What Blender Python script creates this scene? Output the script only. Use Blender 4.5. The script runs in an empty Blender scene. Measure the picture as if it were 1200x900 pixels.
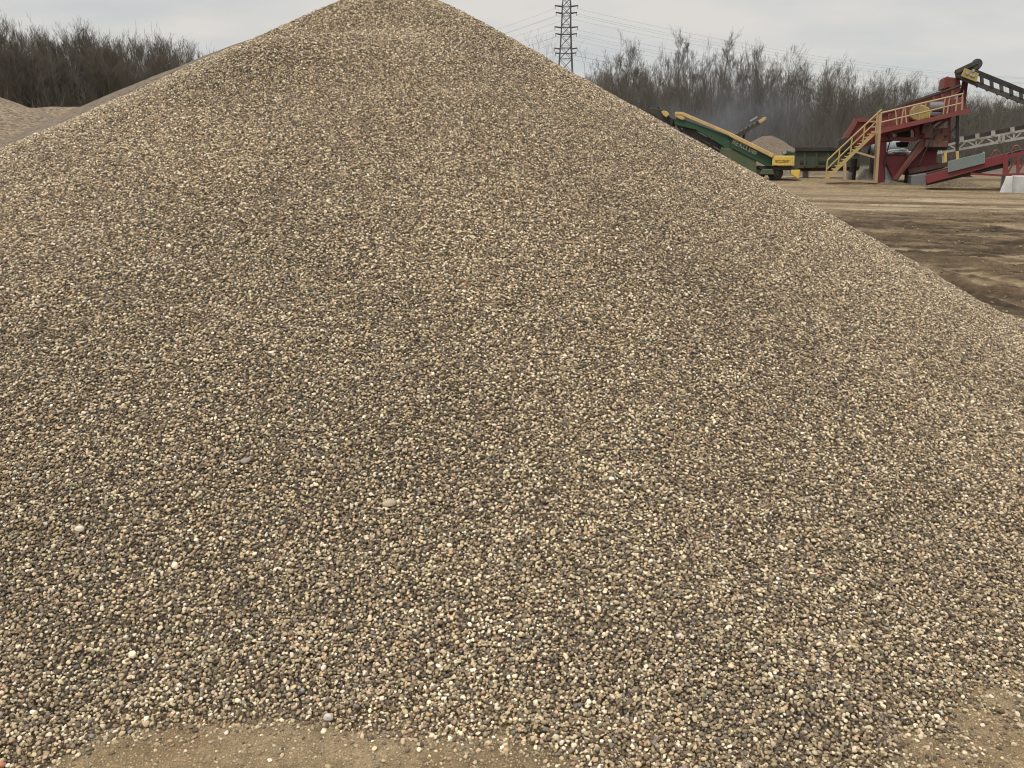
import bpy, bmesh, math, random
import numpy as np
from mathutils import Vector, Matrix

R = math.radians
rnd = random.Random(7)
rng = np.random.default_rng(11)
S = bpy.context.scene
COL = S.collection

# ------------------------------------------------------------------ camera
F, HOR, EYE = 960.0, 185.0, 1.55            # focal length in px of the 1200 px frame, horizon row, eye height
PITCH = math.atan((450 - HOR) / F)
CP, SP = math.cos(PITCH), math.sin(PITCH)
cam = bpy.data.cameras.new('camera')
cam.sensor_width = 36.0
cam.lens = 36.0 * F / 1200.0
cam.clip_start, cam.clip_end = 0.05, 3000
cam_o = bpy.data.objects.new('camera', cam)
COL.objects.link(cam_o)
cam_o.location = (0, 0, EYE)
cam_o.rotation_euler = (math.pi / 2 - PITCH, 0, 0)
S.camera = cam_o
S.cycles.filter_width = 1.1


HEAD = [0.0]                                # heading of the frame things are drawn in (0: world axes)


def W(px, py, Y):
    """Point seen at a place of the photo, on the upright plane y = Y of the current frame."""
    u, v = (px - 600) / F, (450 - py) / F
    y = CP + v * SP
    z = v * CP - SP
    a = HEAD[0]
    u, y = u * math.cos(a) - y * math.sin(a), u * math.sin(a) + y * math.cos(a)
    return Vector((u * Y / y, Y, EYE + z * Y / y))


def to_world(p):
    a = HEAD[0]
    return Vector((p[0] * math.cos(a) + p[1] * math.sin(a), -p[0] * math.sin(a) + p[1] * math.cos(a), p[2]))


# ------------------------------------------------------------------ noise
def vnoise(x, y, seed=0):
    x = np.asarray(x, float); y = np.asarray(y, float)
    xi = np.floor(x).astype(np.int64); yi = np.floor(y).astype(np.int64)
    fx = x - xi; fy = y - yi
    fx = fx * fx * (3 - 2 * fx); fy = fy * fy * (3 - 2 * fy)

    def h(a, b):
        n = (a * 374761393 + b * 668265263 + seed * 1442695041) & 0xFFFFFFFF
        n = ((n ^ (n >> 13)) * 1274126177) & 0xFFFFFFFF
        n = (n ^ (n >> 16)) & 0xFFFFFFFF
        return n / 4294967295.0
    a = h(xi, yi) * (1 - fx) + h(xi + 1, yi) * fx
    b = h(xi, yi + 1) * (1 - fx) + h(xi + 1, yi + 1) * fx
    return a * (1 - fy) + b * fy


def fbm(x, y, seed=0, oct=4):
    t = 0; a = 1; s = 0
    for i in range(oct):
        t = t + a * vnoise(x * 2 ** i + 17.3 * i, y * 2 ** i - 9.1 * i, seed + i)
        s += a; a *= .5
    return t / s


def smooth(a, b, x):
    t = np.clip((x - a) / (b - a), 0, 1)
    return t * t * (3 - 2 * t)


# ------------------------------------------------------------------ object helpers
def tag(o, label=None, cat=None, group=None, kind=None):
    if label: o['label'] = label
    if cat: o['category'] = cat
    if group: o['group'] = group
    if kind: o['kind'] = kind
    return o


def empty(name, loc, label, cat, group=None):
    o = bpy.data.objects.new(name, None)
    COL.objects.link(o)
    o.location = to_world(loc)
    o.empty_display_size = .2
    return tag(o, label, cat, group)


def link(name, me, mat, parent=None):
    o = bpy.data.objects.new(name, me)
    COL.objects.link(o)
    if mat is not None and not me.materials:
        me.materials.append(mat)
    if parent is not None:
        o.parent = parent
        p = parent; off = Vector((0, 0, 0))
        while p is not None:
            off = off + p.location; p = p.parent
        o.location = -off                      # meshes are written in world coordinates
    return o


def mesh_np(name, v, faces_flat, loop_tot, smooth_=True):
    me = bpy.data.meshes.new(name)
    v = np.asarray(v, np.float32); faces_flat = np.asarray(faces_flat, np.int32); loop_tot = np.asarray(loop_tot, np.int32)
    me.vertices.add(len(v)); me.vertices.foreach_set('co', v.ravel())
    me.loops.add(len(faces_flat)); me.loops.foreach_set('vertex_index', faces_flat)
    me.polygons.add(len(loop_tot))
    me.polygons.foreach_set('loop_start', np.concatenate([[0], np.cumsum(loop_tot)[:-1]]).astype(np.int32))
    me.polygons.foreach_set('use_smooth', np.full(len(loop_tot), smooth_))
    me.update(calc_edges=True)
    return me


def grid_mesh(name, X, Y, Z, keep=None):
    n, m = X.shape
    v = np.stack([X, Y, Z], -1).reshape(-1, 3)
    i = np.arange(n * m).reshape(n, m)
    q = np.stack([i[:-1, :-1], i[1:, :-1], i[1:, 1:], i[:-1, 1:]], -1)
    if keep is not None:
        q = q[keep]
    q = q.reshape(-1, 4)
    return mesh_np(name, v, q.ravel(), np.full(len(q), 4))


class MB:
    """Collects boxes, bars, tubes and prisms, and links them as one mesh object."""
    def __init__(s): s.v = []; s.f = []

    def add(s, vs, fs):
        b = len(s.v)
        s.v += [tuple(p) for p in vs]
        s.f += [tuple(i + b for i in f) for f in fs]
        return s

    def box(s, a, b):
        x0, x1 = sorted((a[0], b[0])); y0, y1 = sorted((a[1], b[1])); z0, z1 = sorted((a[2], b[2]))
        return s.add([(x0, y0, z0), (x1, y0, z0), (x1, y1, z0), (x0, y1, z0), (x0, y0, z1), (x1, y0, z1), (x1, y1, z1), (x0, y1, z1)],
                     [(0, 3, 2, 1), (4, 5, 6, 7), (0, 1, 5, 4), (1, 2, 6, 5), (2, 3, 7, 6), (3, 0, 4, 7)])

    def bar(s, p, q, w, h=None, up=(0, 0, 1)):
        """rectangular bar: w across (towards y), h high"""
        h = h or w
        p, q = Vector(p), Vector(q)
        d = (q - p).normalized()
        u = Vector(up)
        if abs(d.dot(u)) > .95: u = Vector((1, 0, 0))
        a = d.cross(u).normalized(); b = a.cross(d).normalized()
        a = a * w / 2; b = b * h / 2
        vs = [p - a - b, p + a - b, p + a + b, p - a + b, q - a - b, q + a - b, q + a + b, q - a + b]
        return s.add(vs, [(0, 3, 2, 1), (4, 5, 6, 7), (0, 1, 5, 4), (1, 2, 6, 5), (2, 3, 7, 6), (3, 0, 4, 7)])

    def tube(s, p, q, r, n=8, r2=None):
        r2 = r if r2 is None else r2
        p, q = Vector(p), Vector(q)
        d = (q - p).normalized()
        u = Vector((0, 0, 1)) if abs(d.z) < .9 else Vector((1, 0, 0))
        a = d.cross(u).normalized(); b = a.cross(d)
        vs = [p + (a * math.cos(t) + b * math.sin(t)) * r for t in [2 * math.pi * i / n for i in range(n)]]
        vs += [q + (a * math.cos(t) + b * math.sin(t)) * r2 for t in [2 * math.pi * i / n for i in range(n)]]
        fs = [(i, (i + 1) % n, n + (i + 1) % n, n + i) for i in range(n)]
        fs += [tuple(range(n - 1, -1, -1)), tuple(range(n, 2 * n))]
        return s.add(vs, fs)

    def prism(s, poly, y0, y1):
        """poly: (x, z) outline, extruded between y0 and y1"""
        n = len(poly)
        vs = [(x, y0, z) for x, z in poly] + [(x, y1, z) for x, z in poly]
        fs = [tuple(range(n)), tuple(range(2 * n - 1, n - 1, -1))]
        fs += [((i + 1) % n, i, n + i, n + (i + 1) % n) for i in range(n)]
        return s.add(vs, fs)

    def build(s, name, mat, parent=None, bevel=0.0, smooth_=False):
        me = bpy.data.meshes.new(name)
        me.from_pydata([to_world(p) for p in s.v], [], s.f)
        bm = bmesh.new(); bm.from_mesh(me)
        bmesh.ops.recalc_face_normals(bm, faces=bm.faces)
        if bevel:
            bmesh.ops.bevel(bm, geom=list(bm.edges), offset=bevel, segments=1, affect='EDGES', clamp_overlap=True)
        bm.to_mesh(me); bm.free()
        if smooth_:
            me.polygons.foreach_set('use_smooth', np.full(len(me.polygons), True))
        return link(name, me, mat, parent)


# ------------------------------------------------------------------ materials
def new_mat(name):
    m = bpy.data.materials.new(name)
    m.use_nodes = True
    nt = m.node_tree
    return m, nt, nt.nodes['Principled BSDF']


def N(nt, t, **kw):
    n = nt.nodes.new(t)
    for k, v in kw.items():
        if hasattr(n, k): setattr(n, k, v)
        else: n.inputs[k].default_value = v
    return n


def painted(name, c, dirt=(.16, .12, .08), amount=.35, rough=.55, scale=1.6, metal=0.0, bump=.15, chip=None):
    """paint with dust, streaks and worn spots that belong to the surface"""
    m, nt, b = new_mat(name)
    L = nt.links.new
    tc = N(nt, 'ShaderNodeNewGeometry')
    mp = N(nt, 'ShaderNodeMapping'); mp.inputs['Scale'].default_value = (1, 1, .35)
    L(tc.outputs['Position'], mp.inputs[0])
    n1 = N(nt, 'ShaderNodeTexNoise', Scale=scale, Detail=8, Roughness=.68)
    L(mp.outputs[0], n1.inputs['Vector'])
    r1 = N(nt, 'ShaderNodeMapRange'); r1.inputs[1].default_value = .42; r1.inputs[2].default_value = .72
    r1.inputs[3].default_value = 0; r1.inputs[4].default_value = min(1, amount * 2.4)
    L(n1.outputs[0], r1.inputs[0])
    mx = N(nt, 'ShaderNodeMix', data_type='RGBA'); mx.inputs[6].default_value = (*c, 1); mx.inputs[7].default_value = (*dirt, 1)
    L(r1.outputs[0], mx.inputs[0])
    n2 = N(nt, 'ShaderNodeTexNoise', Scale=scale * 9, Detail=5, Roughness=.7)
    L(tc.outputs['Position'], n2.inputs['Vector'])
    r2 = N(nt, 'ShaderNodeMapRange'); r2.inputs[1].default_value = .56; r2.inputs[2].default_value = .72
    r2.inputs[3].default_value = 0; r2.inputs[4].default_value = .75
    L(n2.outputs[0], r2.inputs[0])
    mx2 = N(nt, 'ShaderNodeMix', data_type='RGBA'); mx2.inputs[7].default_value = (*(chip or (.09, .05, .03)), 1)
    L(mx.outputs[2], mx2.inputs[6]); L(r2.outputs[0], mx2.inputs[0])
    L(mx2.outputs[2], b.inputs['Base Color'])
    b.inputs['Roughness'].default_value = rough
    b.inputs['Metallic'].default_value = metal
    bp = N(nt, 'ShaderNodeBump', Strength=bump, Distance=.02)
    L(n1.outputs[0], bp.inputs['Height']); L(bp.outputs[0], b.inputs['Normal'])
    return m


M = dict(
    red=painted('red_paint', (.15, .015, .02), (.11, .05, .038), .16),
    red_old=painted('weathered_red_paint', (.165, .032, .03), (.14, .08, .055), .25),
    rust=painted('rusty_red_steel', (.105, .04, .032), (.12, .09, .065), .5, .7),
    yellow=painted('yellow_paint', (.50, .36, .09), (.35, .26, .13), .4),
    tan=painted('faded_yellow_paint', (.50, .35, .15), (.32, .23, .13), .45),
    green=painted('dark_green_paint', (.010, .060, .026), (.05, .055, .03), .16),
    green_dull=painted('dusty_green_paint', (.05, .085, .04), (.10, .09, .055), .5),
    olive=painted('dull_olive_paint', (.035, .05, .03), (.08, .075, .05), .35),
    bright=painted('bright_yellow_paint', (.62, .44, .075), (.35, .26, .13), .25),
    mustard=painted('dirty_yellow_paint', (.40, .30, .065), (.24, .18, .09), .45),
    stair=painted('worn_yellow_paint', (.40, .30, .10), (.28, .21, .12), .45),
    pink=painted('faded_orange_paint', (.37, .25, .14), (.30, .2, .12), .45),
    black=painted('black_rubber_steel', (.012, .012, .012), (.06, .05, .04), .3, .7),
    dark=painted('dark_steel', (.03, .028, .027), (.08, .065, .05), .4, .6),
    grey=painted('grey_steel', (.13, .13, .135), (.14, .12, .10), .35),
    galv=painted('galvanised_steel', (.38, .37, .35), (.22, .19, .15), .4),
    teal=painted('grey_teal_sheet', (.13, .17, .17), (.15, .15, .13), .3),
    sheet=painted('pale_sheeting', (.50, .47, .42), (.30, .25, .19), .5, .8, bump=.6),
    concrete=painted('concrete', (.46, .46, .45), (.26, .24, .21), .4, .9, bump=.4, chip=(.2, .19, .18)),
    white=painted('white_paint', (.62, .63, .64), (.3, .28, .25), .25),
    pale_blue=painted('pale_blue_paint', (.36, .46, .50), (.3, .3, .28), .25),
    letter=painted('white_lettering', (.62, .66, .60), (.3, .3, .26), .2),
    dark_letter=painted('dark_lettering', (.05, .03, .02), (.1, .07, .05), .1),
    lattice=painted('tower_steel', (.07, .07, .075), (.09, .085, .08), .2),
    wire=painted('wire_aluminium', (.22, .22, .23), (.2, .2, .2), .1),
)


def pebble_mat():
    m, nt, b = new_mat('river_gravel')
    L = nt.links.new
    at = N(nt, 'ShaderNodeAttribute', attribute_type='INSTANCER', attribute_name='col')
    tc = N(nt, 'ShaderNodeTexCoord')
    n = N(nt, 'ShaderNodeTexNoise', Scale=2.2, Detail=4, Roughness=.65)
    L(tc.outputs['Object'], n.inputs['Vector'])
    r = N(nt, 'ShaderNodeMapRange'); r.inputs[1].default_value = .25; r.inputs[2].default_value = .75
    r.inputs[3].default_value = .72; r.inputs[4].default_value = 1.25
    L(n.outputs[0], r.inputs[0])
    mx = N(nt, 'ShaderNodeVectorMath', operation='SCALE')
    L(at.outputs['Color'], mx.inputs[0]); L(r.outputs[0], mx.inputs['Scale'])
    L(mx.outputs[0], b.inputs['Base Color'])
    b.inputs['Roughness'].default_value = .62
    b.inputs['Specular IOR Level'].default_value = .35
    return m


def stone_mat(name, c):
    m, nt, b = new_mat(name)
    L = nt.links.new
    g = N(nt, 'ShaderNodeNewGeometry')
    n = N(nt, 'ShaderNodeTexNoise', Scale=60, Detail=6, Roughness=.7)
    L(g.outputs['Position'], n.inputs['Vector'])
    cr = N(nt, 'ShaderNodeMix', data_type='RGBA'); cr.inputs[6].default_value = (*[x * .7 for x in c], 1); cr.inputs[7].default_value = (*[min(1, x * 1.25) for x in c], 1)
    L(n.outputs[0], cr.inputs[0]); L(cr.outputs[2], b.inputs['Base Color'])
    b.inputs['Roughness'].default_value = .7
    bp = N(nt, 'ShaderNodeBump', Strength=.3, Distance=.002)
    L(n.outputs[0], bp.inputs['Height']); L(bp.outputs[0], b.inputs['Normal'])
    return m


def gravel_surface(name, c0, c1, size, bump=.6, patch=.5):
    """small stones as cells, for stockpiles too far away to show single stones"""
    m, nt, b = new_mat(name)
    L = nt.links.new
    g = N(nt, 'ShaderNodeNewGeometry')
    v = N(nt, 'ShaderNodeTexVoronoi', Scale=1 / size)
    L(g.outputs['Position'], v.inputs['Vector'])
    n = N(nt, 'ShaderNodeTexNoise', Scale=patch, Detail=6, Roughness=.6)
    L(g.outputs['Position'], n.inputs['Vector'])
    sep = N(nt, 'ShaderNodeSeparateColor'); L(v.outputs['Color'], sep.inputs[0])
    ad = N(nt, 'ShaderNodeMath', operation='MULTIPLY_ADD'); ad.inputs[1].default_value = .7; L(sep.outputs[0], ad.inputs[0])
    sb = N(nt, 'ShaderNodeMath', operation='MULTIPLY_ADD'); sb.inputs[1].default_value = .9; sb.inputs[2].default_value = -.28; L(n.outputs[0], sb.inputs[0])
    L(sb.outputs[0], ad.inputs[2])
    mx = N(nt, 'ShaderNodeMix', data_type='RGBA'); mx.inputs[6].default_value = (*c0, 1); mx.inputs[7].default_value = (*c1, 1)
    L(ad.outputs[0], mx.inputs[0]); L(mx.outputs[2], b.inputs['Base Color'])
    b.inputs['Roughness'].default_value = .9
    bp = N(nt, 'ShaderNodeBump', Strength=bump, Distance=size * .5); bp.invert = True
    L(v.outputs['Distance'], bp.inputs['Height']); L(bp.outputs[0], b.inputs['Normal'])
    return m


def dirt_mat():
    m, nt, b = new_mat('dirt')
    L = nt.links.new
    at = N(nt, 'ShaderNodeAttribute', attribute_name='dirt')
    g = N(nt, 'ShaderNodeNewGeometry')
    n = N(nt, 'ShaderNodeTexNoise', Scale=3.0, Detail=10, Roughness=.72)
    L(g.outputs['Position'], n.inputs['Vector'])
    n2 = N(nt, 'ShaderNodeTexNoise', Scale=160, Detail=4, Roughness=.8)
    L(g.outputs['Position'], n2.inputs['Vector'])
    r = N(nt, 'ShaderNodeMapRange'); r.inputs[1].default_value = .3; r.inputs[2].default_value = .7
    r.inputs[3].default_value = .65; r.inputs[4].default_value = 1.35
    L(n.outputs[0], r.inputs[0])
    r2 = N(nt, 'ShaderNodeMapRange'); r2.inputs[1].default_value = .3; r2.inputs[2].default_value = .7
    r2.inputs[3].default_value = .6; r2.inputs[4].default_value = 1.4
    L(n2.outputs[0], r2.inputs[0])
    n3 = N(nt, 'ShaderNodeTexNoise', Scale=16, Detail=7, Roughness=.75)
    L(g.outputs['Position'], n3.inputs['Vector'])
    r3 = N(nt, 'ShaderNodeMapRange'); r3.inputs[1].default_value = .32; r3.inputs[2].default_value = .68
    r3.inputs[3].default_value = .6; r3.inputs[4].default_value = 1.4
    L(n3.outputs[0], r3.inputs[0])
    m0 = N(nt, 'ShaderNodeMath', operation='MULTIPLY'); L(r.outputs[0], m0.inputs[0]); L(r3.outputs[0], m0.inputs[1])
    mu = N(nt, 'ShaderNodeMath', operation='MULTIPLY'); L(m0.outputs[0], mu.inputs[0]); L(r2.outputs[0], mu.inputs[1])
    mx = N(nt, 'ShaderNodeVectorMath', operation='SCALE')
    L(at.outputs['Color'], mx.inputs[0]); L(mu.outputs[0], mx.inputs['Scale'])
    L(mx.outputs[0], b.inputs['Base Color'])
    b.inputs['Roughness'].default_value = .95
    b.inputs['Specular IOR Level'].default_value = .2
    bp = N(nt, 'ShaderNodeBump', Strength=.7, Distance=.04)
    ha = N(nt, 'ShaderNodeMath', operation='MULTIPLY_ADD'); ha.inputs[1].default_value = .6; L(n3.outputs[0], ha.inputs[0]); L(n.outputs[0], ha.inputs[2])
    L(ha.outputs[0], bp.inputs['Height'])
    bp2 = N(nt, 'ShaderNodeBump', Strength=.7, Distance=.004)
    L(n2.outputs[0], bp2.inputs['Height']); L(bp.outputs[0], bp2.inputs['Normal'])
    L(bp2.outputs[0], b.inputs['Normal'])
    return m


def bark_mat(name, c, c2):
    m, nt, b = new_mat(name)
    L = nt.links.new
    oi = N(nt, 'ShaderNodeObjectInfo')
    g = N(nt, 'ShaderNodeNewGeometry')
    n = N(nt, 'ShaderNodeTexNoise', Scale=.7, Detail=5)
    L(g.outputs['Position'], n.inputs['Vector'])
    a = N(nt, 'ShaderNodeMath', operation='MULTIPLY_ADD'); a.inputs[1].default_value = .6; L(oi.outputs['Random'], a.inputs[0])
    a2 = N(nt, 'ShaderNodeMath', operation='MULTIPLY'); a2.inputs[1].default_value = .4; L(n.outputs[0], a2.inputs[0]); L(a2.outputs[0], a.inputs[2])
    mx = N(nt, 'ShaderNodeMix', data_type='RGBA'); mx.inputs[6].default_value = (*c, 1); mx.inputs[7].default_value = (*c2, 1)
    L(a.outputs[0], mx.inputs[0]); L(mx.outputs[2], b.inputs['Base Color'])
    b.inputs['Roughness'].default_value = .9
    return m


M['spill'] = gravel_surface('spilled_dirt', (.05, .036, .022), (.17, .125, .075), .06, .9, .8)
PEB = pebble_mat()

# ------------------------------------------------------------------ the big gravel pile
AX, AY, AH, ASL, ARN, EXL, EXR, EY, AK = -1.1234, 8.7351, 3.1105, .4972, .4367, 1.0106, .8781, 1.2434, .0033


def pile_z(x, y):
    dx = x - AX; dy = y - AY
    dx = np.where(dx < 0, dx / EXL, dx / EXR)
    dy = np.where(dy > 0, dy / EY, dy)
    r = np.sqrt(dx * dx + dy * dy + ARN ** 2) - ARN
    z = AH - ASL * r + AK * r * r
    w = .12
    z = w * np.log1p(np.exp(np.clip(z / w, -40, 40)))
    ang = np.arctan2(dx, -dy)
    amp = smooth(.1, .7, z)
    z = z + amp * (.05 * (fbm(x * .8, y * .8, 3, 3) - .5) + .035 * (fbm(ang * 7, r * .5, 5, 3) - .5) + .018 * (fbm(x * 4, y * 4, 8, 2) - .5))
    z = z + .15 * np.exp(-((x + 1.80) / .72) ** 2 - ((y - 6.72) / .45) ** 2) - .10 * np.exp(-((x + 1.55) / .65) ** 2 - ((y - 7.45) / .33) ** 2)
    return z


def pile_n(x, y, e=.03):
    gx = (pile_s(x + e, y) - pile_s(x - e, y)) / (2 * e)
    gy = (pile_s(x, y + e) - pile_s(x, y - e)) / (2 * e)
    n = np.stack([-gx, -gy, np.ones_like(gx)], -1)
    return n / np.linalg.norm(n, axis=-1, keepdims=True)


def pile_s(x, y):
    """pile surface above the yard; below zero where bare sand shows at its foot"""
    z = pile_z(x, y)
    e = np.interp(x, [-1.9, -1.45, -1.1, -.84, -.43, 0, .23, .62, .98, 1.2, 1.55, 2.5], [.03, .05, .125, .14, .12, .085, .045, .01, .012, .04, .035, .035])
    e = np.where(y > 4, .06, e)
    e = e + .050 * (fbm(x * 2.4, y * 2.4, 21, 3) - .5) + .036 * (fbm(x * 9, y * 9, 23, 2) - .5)
    return z - e * (1 - smooth(.15, .7, z))


PAL = np.array([  # albedo, weight
    (.108, .081, .054, 13), (.074, .057, .042, 8), (.162, .126, .084, 16), (.238, .186, .124, 17), (.152, .131, .108, 8),
    (.335, .268, .178, 15), (.435, .355, .238, 13), (.54, .457, .318, 9), (.62, .55, .42, 6.5), (.67, .62, .52, 2.2),
    (.42, .285, .16, 1.6), (.37, .25, .175, 1.8), (.225, .214, .195, 2), (.34, .285, .17, 1.5)])


def pebble_attrs(me, pts, nrm, size, tilt, colgain=1.0, flat=(.45, .8), blend=0.0):
    n = len(pts)
    nn = nrm + rng.normal(size=(n, 3)) * tilt
    nn /= np.linalg.norm(nn, axis=1, keepdims=True)
    t = rng.normal(size=(n, 3)); t -= nn * (t * nn).sum(1, keepdims=True); t /= np.linalg.norm(t, axis=1, keepdims=True)
    b = np.cross(nn, t)
    # matrix columns t, b, nn -> XYZ euler
    e = np.stack([np.arctan2(b[:, 2], nn[:, 2]), -np.arcsin(np.clip(t[:, 2], -1, 1)), np.arctan2(t[:, 1], t[:, 0])], 1)
    sc = np.stack([size * rng.uniform(.95, 1.3, n), size * rng.uniform(.75, 1.0, n), size * rng.uniform(*flat, n)], 1)
    k = rng.choice(len(PAL), n, p=PAL[:, 3] / PAL[:, 3].sum())
    c = PAL[k, :3] * np.array([1.03, .98, .91]) * rng.uniform(.8, 1.22, (n, 1)) * rng.uniform(.95, 1.05, (n, 3))
    patch = fbm(pts[:, 0] * .9, pts[:, 1] * .9, 40, 4)
    band = fbm(np.arctan2(pts[:, 0] - AX, AY - pts[:, 1]) * 7, np.hypot(pts[:, 0] - AX, pts[:, 1] - AY) * .35, 44, 3)
    c = c * (1 + .3 * (patch - .5) + .24 * (band - .5))[:, None] * colgain
    c = c * (1 - blend) + np.array([.27, .205, .122]) * blend
    c = np.clip(c, .02, .8)
    for nm, tp, key, val in (('rot', 'FLOAT_VECTOR', 'vector', e), ('scl', 'FLOAT_VECTOR', 'vector', sc)):
        a = me.attributes.new(nm, tp, 'POINT'); a.data.foreach_set(key, val.astype(np.float32).ravel())
    a = me.attributes.new('pick', 'INT', 'POINT'); a.data.foreach_set('value', rng.integers(0, 7, n).astype(np.int32))
    a = me.attributes.new('col', 'FLOAT_COLOR', 'POINT')
    a.data.foreach_set('color', np.concatenate([c, np.ones((n, 1))], 1).astype(np.float32).ravel())


def pebble_nodes():
    g = bpy.data.node_groups.new('pebbles_on_points', 'GeometryNodeTree')
    g.interface.new_socket('Geometry', in_out='INPUT', socket_type='NodeSocketGeometry')
    g.interface.new_socket('Geometry', in_out='OUTPUT', socket_type='NodeSocketGeometry')
    L = g.links.new
    gi = g.nodes.new('NodeGroupInput'); go = g.nodes.new('NodeGroupOutput')
    g2i = g.nodes.new('GeometryNodeGeometryToInstance')
    for k in range(7):
        ico = N(g, 'GeometryNodeMeshIcoSphere'); ico.inputs['Radius'].default_value = 1; ico.inputs['Subdivisions'].default_value = 3
        pos = N(g, 'GeometryNodeInputPosition')
        ad = N(g, 'ShaderNodeVectorMath', operation='ADD'); ad.inputs[1].default_value = (k * 7.3, k * 3.1, -k * 5.7)
        L(pos.outputs[0], ad.inputs[0])
        nz = N(g, 'ShaderNodeTexNoise'); nz.inputs['Scale'].default_value = .75 + .09 * k; nz.inputs['Detail'].default_value = 1.5
        L(ad.outputs[0], nz.inputs['Vector'])
        sb = N(g, 'ShaderNodeVectorMath', operation='SUBTRACT'); sb.inputs[1].default_value = (.5, .5, .5)
        L(nz.outputs['Color'], sb.inputs[0])
        sc = N(g, 'ShaderNodeVectorMath', operation='SCALE'); sc.inputs['Scale'].default_value = .95
        L(sb.outputs[0], sc.inputs[0])
        sp = N(g, 'GeometryNodeSetPosition'); L(ico.outputs[0], sp.inputs['Geometry']); L(sc.outputs[0], sp.inputs['Offset'])
        ss = N(g, 'GeometryNodeSetShadeSmooth'); L(sp.outputs[0], ss.inputs[0])
        sm = N(g, 'GeometryNodeSetMaterial'); sm.inputs['Material'].default_value = PEB; L(ss.outputs[0], sm.inputs[0])
        L(sm.outputs[0], g2i.inputs[0])
    iop = N(g, 'GeometryNodeInstanceOnPoints'); iop.inputs['Pick Instance'].default_value = True
    L(gi.outputs[0], iop.inputs['Points']); L(g2i.outputs[0], iop.inputs['Instance'])
    for nm, tp, sk in (('pick', 'INT', 'Instance Index'), ('rot', 'FLOAT_VECTOR', 'Rotation'), ('scl', 'FLOAT_VECTOR', 'Scale')):
        na = N(g, 'GeometryNodeInputNamedAttribute', data_type=tp); na.inputs['Name'].default_value = nm
        out = [o for o in na.outputs if o.enabled and o.name == 'Attribute'][0]
        L(out, iop.inputs[sk])
    L(iop.outputs[0], go.inputs[0])
    return g


PEBN = pebble_nodes()


def scatter(name, pts, nrm, size, tilt, parent=None, colgain=1.0, flat=(.45, .8), blend=0.0):
    me = bpy.data.meshes.new(name)
    me.vertices.add(len(pts)); me.vertices.foreach_set('co', np.asarray(pts, np.float32).ravel())
    pebble_attrs(me, pts, nrm, size, tilt, colgain, flat, blend)
    o = link(name, me, PEB, parent)
    md = o.modifiers.new('pebbles', 'NODES'); md.node_group = PEBN
    return o


def jitter_grid(x0, x1, y0, y1, step):
    gx, gy = np.meshgrid(np.arange(x0, x1, step), np.arange(y0, y1, step * .866), indexing='ij')
    gx = gx + (np.arange(gx.shape[1]) % 2)[None] * step * .5
    gx = gx + rng.uniform(-.46, .46, gx.shape) * step; gy = gy + rng.uniform(-.46, .46, gy.shape) * step
    return gx.ravel(), gy.ravel()


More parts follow.
